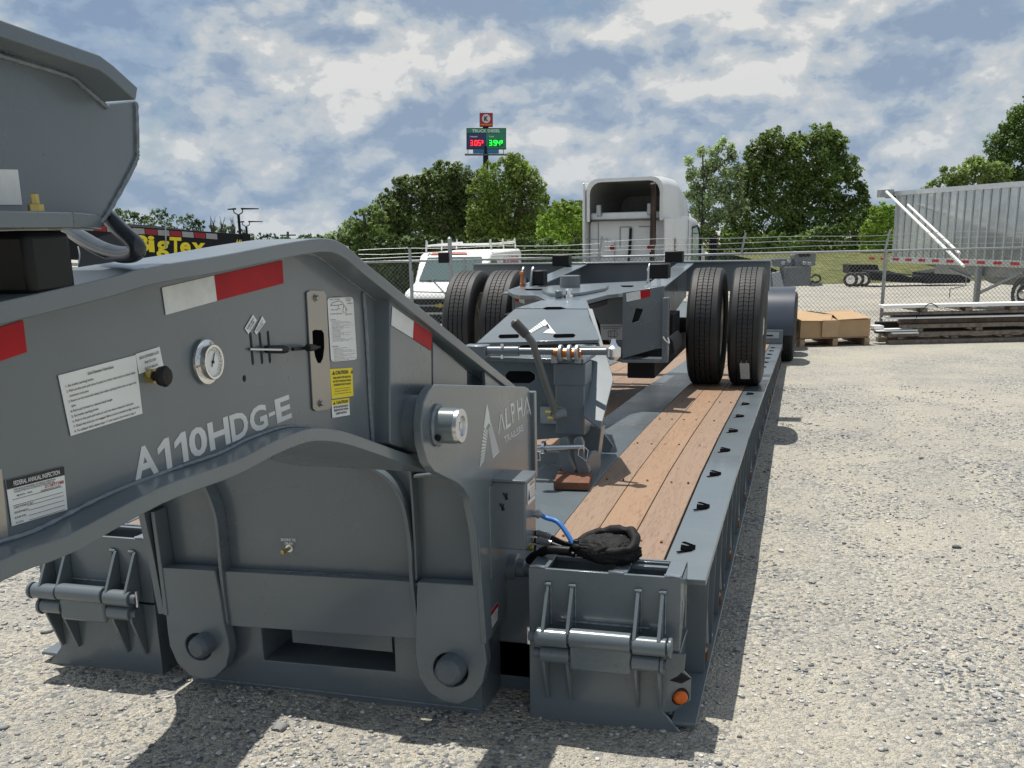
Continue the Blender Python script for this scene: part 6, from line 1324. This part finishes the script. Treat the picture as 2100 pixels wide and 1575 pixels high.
# ============================================================ VEGETATION
def leafmat(name, c, tr=.5, isl=.5): return mat(name, tuple(min(v*2.05, .6) for v in c), .5, spec=.35, var=.45, vscale=.45, island=isl, transl=tr)
LD, LB, LO, LP = leafmat('leaf_dark', (.075, .115, .028)), leafmat('leaf_bright', (.16, .23, .04)), leafmat('leaf_olive', (.12, .16, .05)), leafmat('leaf_pale', (.17, .21, .11))
bark = mat('bark', (.10, .085, .07), .9, var=.3, vscale=3)
def leaves(name, blobs, d, m, parent, per=260, size=.20, depth=1.0, kind=None, shell=.55):
    Vs = []
    for (x, y, r) in blobs:
        c = px(x, y, d=d); rr = r*d/2135; n = int(per*2.6*max(.08, (r/26)**2)); 
        c = c+FH*float(rng.uniform(-.6, .6))*rr*depth
        u = rng.standard_normal((n, 3)); u /= np.linalg.norm(u, axis=1)[:, None]; rad = rr*(shell+(1-shell)*rng.random(n)**.6); rad *= 1+.18*np.sin(u[:, 0]*7+u[:, 2]*9+x)
        P = np.array(c)+u*rad[:, None]*np.array([1, 1, .92])
        nn = u*.7+rng.standard_normal((n, 3))*.6+np.array([0, 0, .35]); nn /= np.linalg.norm(nn, axis=1)[:, None]
        a = np.cross(nn, rng.standard_normal((n, 3))); a /= np.linalg.norm(a, axis=1)[:, None]; b = np.cross(nn, a); s = size*.60*rng.uniform(.5, 1.45, n)[:, None]
        Vs.append(np.stack([P-a*s, P+b*s*.55, P+a*s, P-b*s*.55], 1))
    V = np.concatenate(Vs).reshape(-1, 3); n = len(V)//4; me = bpy.data.meshes.new(name); me.vertices.add(len(V)); me.vertices.foreach_set('co', V.ravel()); me.loops.add(n*4); me.loops.foreach_set('vertex_index', np.arange(n*4)); me.polygons.add(n); me.polygons.foreach_set('loop_start', np.arange(0, n*4, 4)); me.polygons.foreach_set('loop_total', np.full(n, 4)); me.update(calc_edges=True)
    me.materials.append(m); o = bpy.data.objects.new(name, me); link(o, parent)
    if kind: o['kind'] = kind
    return o
def trunk(parent, xb, yt, d, blobs, r=.22):
    b = px(xb, 500, d=d); g = Vector((b.x, b.y, gz(b.x, b.y)-.1)); top = px(xb, yt, d=d); bm = B()
    mid = g.lerp(top, .55)+RH*.2; a_tube(bm, curvepts([g, g.lerp(top, .3), mid, top], 4), r, seg=8, rs=[r*(1-.055*i) for i in range(13)])
    for (x, y, rr) in blobs[::max(1, len(blobs)//9)]:
        q = px(x, y, d=d); s = g.lerp(top, random.uniform(.3, .7)); a_tube(bm, curvepts([s, s.lerp(q, .5)+Vector((0, 0, .25)), q], 4), r*.3, seg=5, rs=[r*.4*(1-.1*i) for i in range(9)])
    obj('trunk', bm, bark, parent)
def tree(name, label, cat, d, outline, m, xb, per=260, size=.2, group=None, tr=.22, shell=.5):
    g = px(xb, 500, d=d); t = thing(name, label, cat, (g.x, g.y, gz(g.x, g.y)), group); leaves('crown', outline, d, m, t, per, size, shell=shell); trunk(t, xb, min(y for _, y, _ in outline)+12, d, outline, tr); return t
def fill(xs_top, yb_, r, jitter=6, step=.95, seed=1):
    """clumps filling the area under a skyline polyline"""
    rr = random.Random(seed); out = []; x0, x1 = xs_top[0][0], xs_top[-1][0]; x = x0
    while x <= x1:
        yt = np.interp(x, [p[0] for p in xs_top], [p[1] for p in xs_top]); y = yt+r*.8
        while y < yb_:
            q = r*rr.uniform(.55, 1.15)
            if rr.random() > .10: out.append((x+rr.uniform(-jitter, jitter), y+rr.uniform(-jitter, jitter)*.9, q))
            y += r*step*.9
        x += r*step
    n0 = len(out)
    for i in range(int((x1-x0)/(r*.34))):
        x = rr.uniform(x0, x1); yt = np.interp(x, [p[0] for p in xs_top], [p[1] for p in xs_top]); out.append((x, yt+rr.uniform(-r*.45, r*.9), r*rr.uniform(.22, .5)))
    for (xe, sg) in ((x0, -1), (x1, 1)):
        for i in range(7):
            ye = np.interp(xe, [p[0] for p in xs_top], [p[1] for p in xs_top]); out.append((xe+sg*rr.uniform(-r*.3, r*.7), rr.uniform(ye, yb_), r*rr.uniform(.25, .55)))
    return out
tree('oak_tree', 'broad dark green oak tree in the middle, left of the fuel sign pole', 'tree', 70, fill([(762, 470), (770, 425), (790, 395), (808, 378), (850, 352), (880, 350), (905, 338), (935, 340), (968, 350), (990, 362), (1015, 385), (1035, 430), (1045, 470)], 515, 20, seed=2), leafmat('leaf_oak', (.078, .105, .034)), 900, 210, .19)
tree('maple_tree', 'bright green maple tree under the fuel price sign', 'tree', 66, fill([(972, 372), (996, 338), (1030, 322), (1060, 320), (1085, 335), (1100, 355), (1112, 380), (1124, 410), (1128, 460)], 512, 18, seed=3), leafmat('leaf_maple', (.105, .145, .032)), 1060, 210, .17)
tree('young_tree', 'small bright yellow-green tree beside the white truck cab', 'tree', 60, fill([(1112, 445), (1128, 425), (1145, 412), (1165, 422), (1192, 438)], 512, 14, seed=4), LB, 1150, 260, .15)
tree('far_dark_tree', 'dark tree rising behind the left edge of the truck cab', 'tree', 80, fill([(1120, 425), (1150, 420), (1172, 418), (1190, 414), (1215, 415)], 470, 13, seed=14), LD, 1185, 240, .15)
tree('bush', 'tall loose bush at the left foot of the oak', 'bush', 64, fill([(700, 490), (712, 460), (730, 440), (745, 430), (765, 425), (785, 430)], 515, 15, seed=5), LO, 745, 170, .17)
tree('bare_bush', 'thin half-bare pale bush at the left end of the tree group', 'bush', 62, fill([(676, 480), (690, 466), (706, 466)], 505, 12, seed=6), LP, 692, 70, .12)
tree('poplar_tree', 'slender pale open tree right of the truck with sky showing through', 'tree', 88, [(1412, 330, 11), (1420, 355, 14), (1438, 310, 12), (1455, 340, 17), (1478, 300, 13), (1484, 275+12, 9), (1500, 320, 16), (1430, 385, 18), (1460, 375, 20), (1490, 355, 18), (1515, 345, 14), (1450, 410, 22), (1480, 400, 20), (1510, 385, 18), (1408, 400, 10), (1425, 430, 14), (1465, 445, 22), (1500, 430, 20), (1445, 470, 22), (1414, 365, 9), (1470, 335, 18), (1445, 355, 16), (1425, 405, 16), (1500, 300, 9), (1462, 312, 12), (1520, 420, 18), (1420, 455, 14), (1440, 440, 18), (1478, 440, 18), (1490, 385, 18)], LP, 1440, 270, .25, shell=.05, tr=.16)
tree('sycamore_tree', 'large round green tree in the middle of the right skyline', 'tree', 92, fill([(1502, 400), (1512, 350), (1530, 310), (1560, 292), (1585, 268), (1610, 275), (1640, 285), (1665, 270), (1688, 256), (1710, 268), (1735, 290), (1745, 330), (1762, 370), (1776, 400), (1784, 430)], 505, 21, seed=7), leafmat('leaf_syc', (.092, .128, .036)), 1640, 240, .24, tr=.32)
tree('right_dark_tree', 'tall dense dark tree cut off by the right edge of the photo', 'tree', 75, fill([(2030, 330), (2036, 290), (2050, 265), (2075, 240), (2100, 208), (2150, 190), (2200, 200)], 470, 22, seed=8), LD, 2110, 230, .19)
tree('right_low_tree', 'low green tree above the hopper trailer, left of the dark tree', 'tree', 72, fill([(1905, 385), (1925, 352), (1950, 355), (1965, 340), (2000, 330), (2030, 332), (2070, 345)], 480, 17, seed=9), LO, 1980, 210, .18)
def mass(name, label, line, yb_, r, d, m, per, size, seed): 
    o = leaves(name, fill(line, yb_, r, seed=seed), d, m, None, per, size, kind='stuff'); tag(o, label, 'trees')
mass('undergrowth', 'belt of dark undergrowth behind the fence on the right', [(1395, 480), (1440, 470), (1500, 480), (1600, 485), (1700, 470), (1770, 440), (1790, 430), (1815, 430), (1840, 440)], 545, 14, 86, LD, 150, .20, 10)
mass('sunlit_scrub', 'sunlit yellow-green scrub left of the hopper trailer', [(1775, 455), (1790, 430), (1812, 420), (1835, 430), (1850, 450)], 522, 12, 84, LB, 130, .20, 11)
mass('left_skyline_wood', 'far wood along the left skyline above the black trailer', [(215, 440), (235, 432), (262, 432), (290, 446), (315, 437), (340, 432), (352, 445), (372, 440), (392, 442), (402, 455), (425, 462), (445, 462), (480, 470), (520, 486)], 552, 10, 115, leafmat('leaf_far', (.07, .10, .045)), 60, .28, 12)
mass('distant_treeline', 'low distant tree line between the light poles and the oak', [(510, 492), (530, 482), (560, 482), (580, 490), (600, 488), (640, 484), (665, 486), (700, 478), (720, 470)], 535, 7, 140, leafmat('leaf_far2', (.055, .085, .05)), 40, .30, 13)
mass('hedge_base', 'green hedge at the foot of the trees behind the van', [(560, 500), (700, 492), (760, 490), (1000, 495), (1190, 500)], 622, 13, 44, leafmat('leaf_hedge', (.060, .088, .026), .25), 330, .17, 15)
mass('far_wood', 'dark wood filling the skyline behind the maple and the truck cab', [(700, 478), (800, 450), (1000, 425), (1100, 412), (1130, 425), (1170, 425), (1200, 420), (1225, 440)], 548, 15, 96, leafmat('leaf_far3', (.060, .085, .034)), 150, .30, 21)
# bare twigs on the left skyline
for i, x in enumerate((437, 455, 478)):
    g = px(x, 500, d=100); t = thing('bare_tree', ('leftmost', 'middle', 'rightmost')[i]+' of the three thin bare trees beside the light poles', 'tree', (g.x, g.y, -1.85), 'bare trees on the left skyline'); bm = B()
    for k in range(8):
        a = px(x+random.uniform(-3, 3), 492, d=100); a_tube(bm, [a, a.lerp(px(x+random.uniform(-9, 9), 442+random.uniform(0, 18), d=100), .6), px(x+random.uniform(-8, 8), 442+random.uniform(0, 20), d=100)], .04, seg=4, rs=[.07, .04, .015])
    obj('trunk', bm, bark, t)
# grass bank and verge
def bank():
    gm = mat('grass_bank', (.115, .125, .042), .95, spec=.1, var=.45, vscale=1.3, bump=.5, bscale=12, dirt=.9)
    P = [(1600, 578), (1660, 577), (1740, 577), (1840, 577), (2300, 577)]; bm = B()
    rows = []
    for k, (dd, z) in enumerate(((64, -1.86), (67, -1.55), (72, -1.05), (78, -.62), (86, -.42), (140, -.40))):
        rows.append([bm.verts.new((CAM.x+(FH*dd+RH*l).x, CAM.y+(FH*dd+RH*l).y, z-(0 if k == 0 or l > 18 else .03*(18-l)*k*.5))) for l in (18.5, 19, 19.6, 20.5, 22, 26, 32, 60)])
    for q, s in zip(rows, rows[1:]):
        for i in range(len(q)-1): bm.faces.new((q[i], q[i+1], s[i+1], s[i]))
    tag(obj('grass_bank', bm, gm, None, smooth=180), kind='structure')
bank()
def grass(name, lab, x0, x1, d0, d1, n, m, h=.3):
    V = []; 
    for _ in range(n):
        d = random.uniform(d0, d1); p = px(random.uniform(x0, x1), 500, d=d); z = gz(p.x, p.y); hh = h*random.uniform(.5, 1.2); a = random.uniform(0, 6.28); u = Vector((math.cos(a), math.sin(a), 0))*.03*d/25; l = Vector((random.uniform(-.1, .1), random.uniform(-.1, .1), hh)); b = Vector((p.x, p.y, z)); V += [tuple(b-u), tuple(b+u), tuple(b+l)]
    me = bpy.data.meshes.new(name); me.from_pydata(V, [], [(3*i, 3*i+1, 3*i+2) for i in range(n)]); me.materials.append(m); o = bpy.data.objects.new(name, me); C.objects.link(o); tag(o, lab, 'grass', kind='stuff')
gv = leafmat('grass_green', (.12, .16, .035), .3)
grass('tall_grass', 'tall green grass and weeds growing behind the gate left of the van', 690, 835, 24, 40, 9000, gv, .5)
rows_d = (20.5, 23, 25, 27.5, 30, 40, 52, 65, 150)
vg = grid('grass_verge', np.linspace(0, 1, 5), np.linspace(0, 1, len(rows_d)), lambda X, Y: X*0, mat('verge_green', (.075, .105, .03), .95, spec=.1, var=.4, vscale=1.5, bump=.5, bscale=14, dirt=.35))
for i_, v in enumerate(vg.data.vertices):
    d = rows_d[i_//5]; t_ = (i_ % 5)/4; l = (-.50+t_*.405)*d+(.15*math.sin(d*3) if i_ % 5 == 4 else 0); q = CAM+FH*d+RH*l; v.co = (q.x, q.y, gz(q.x, q.y)+.012)
tag(vg, kind='structure')
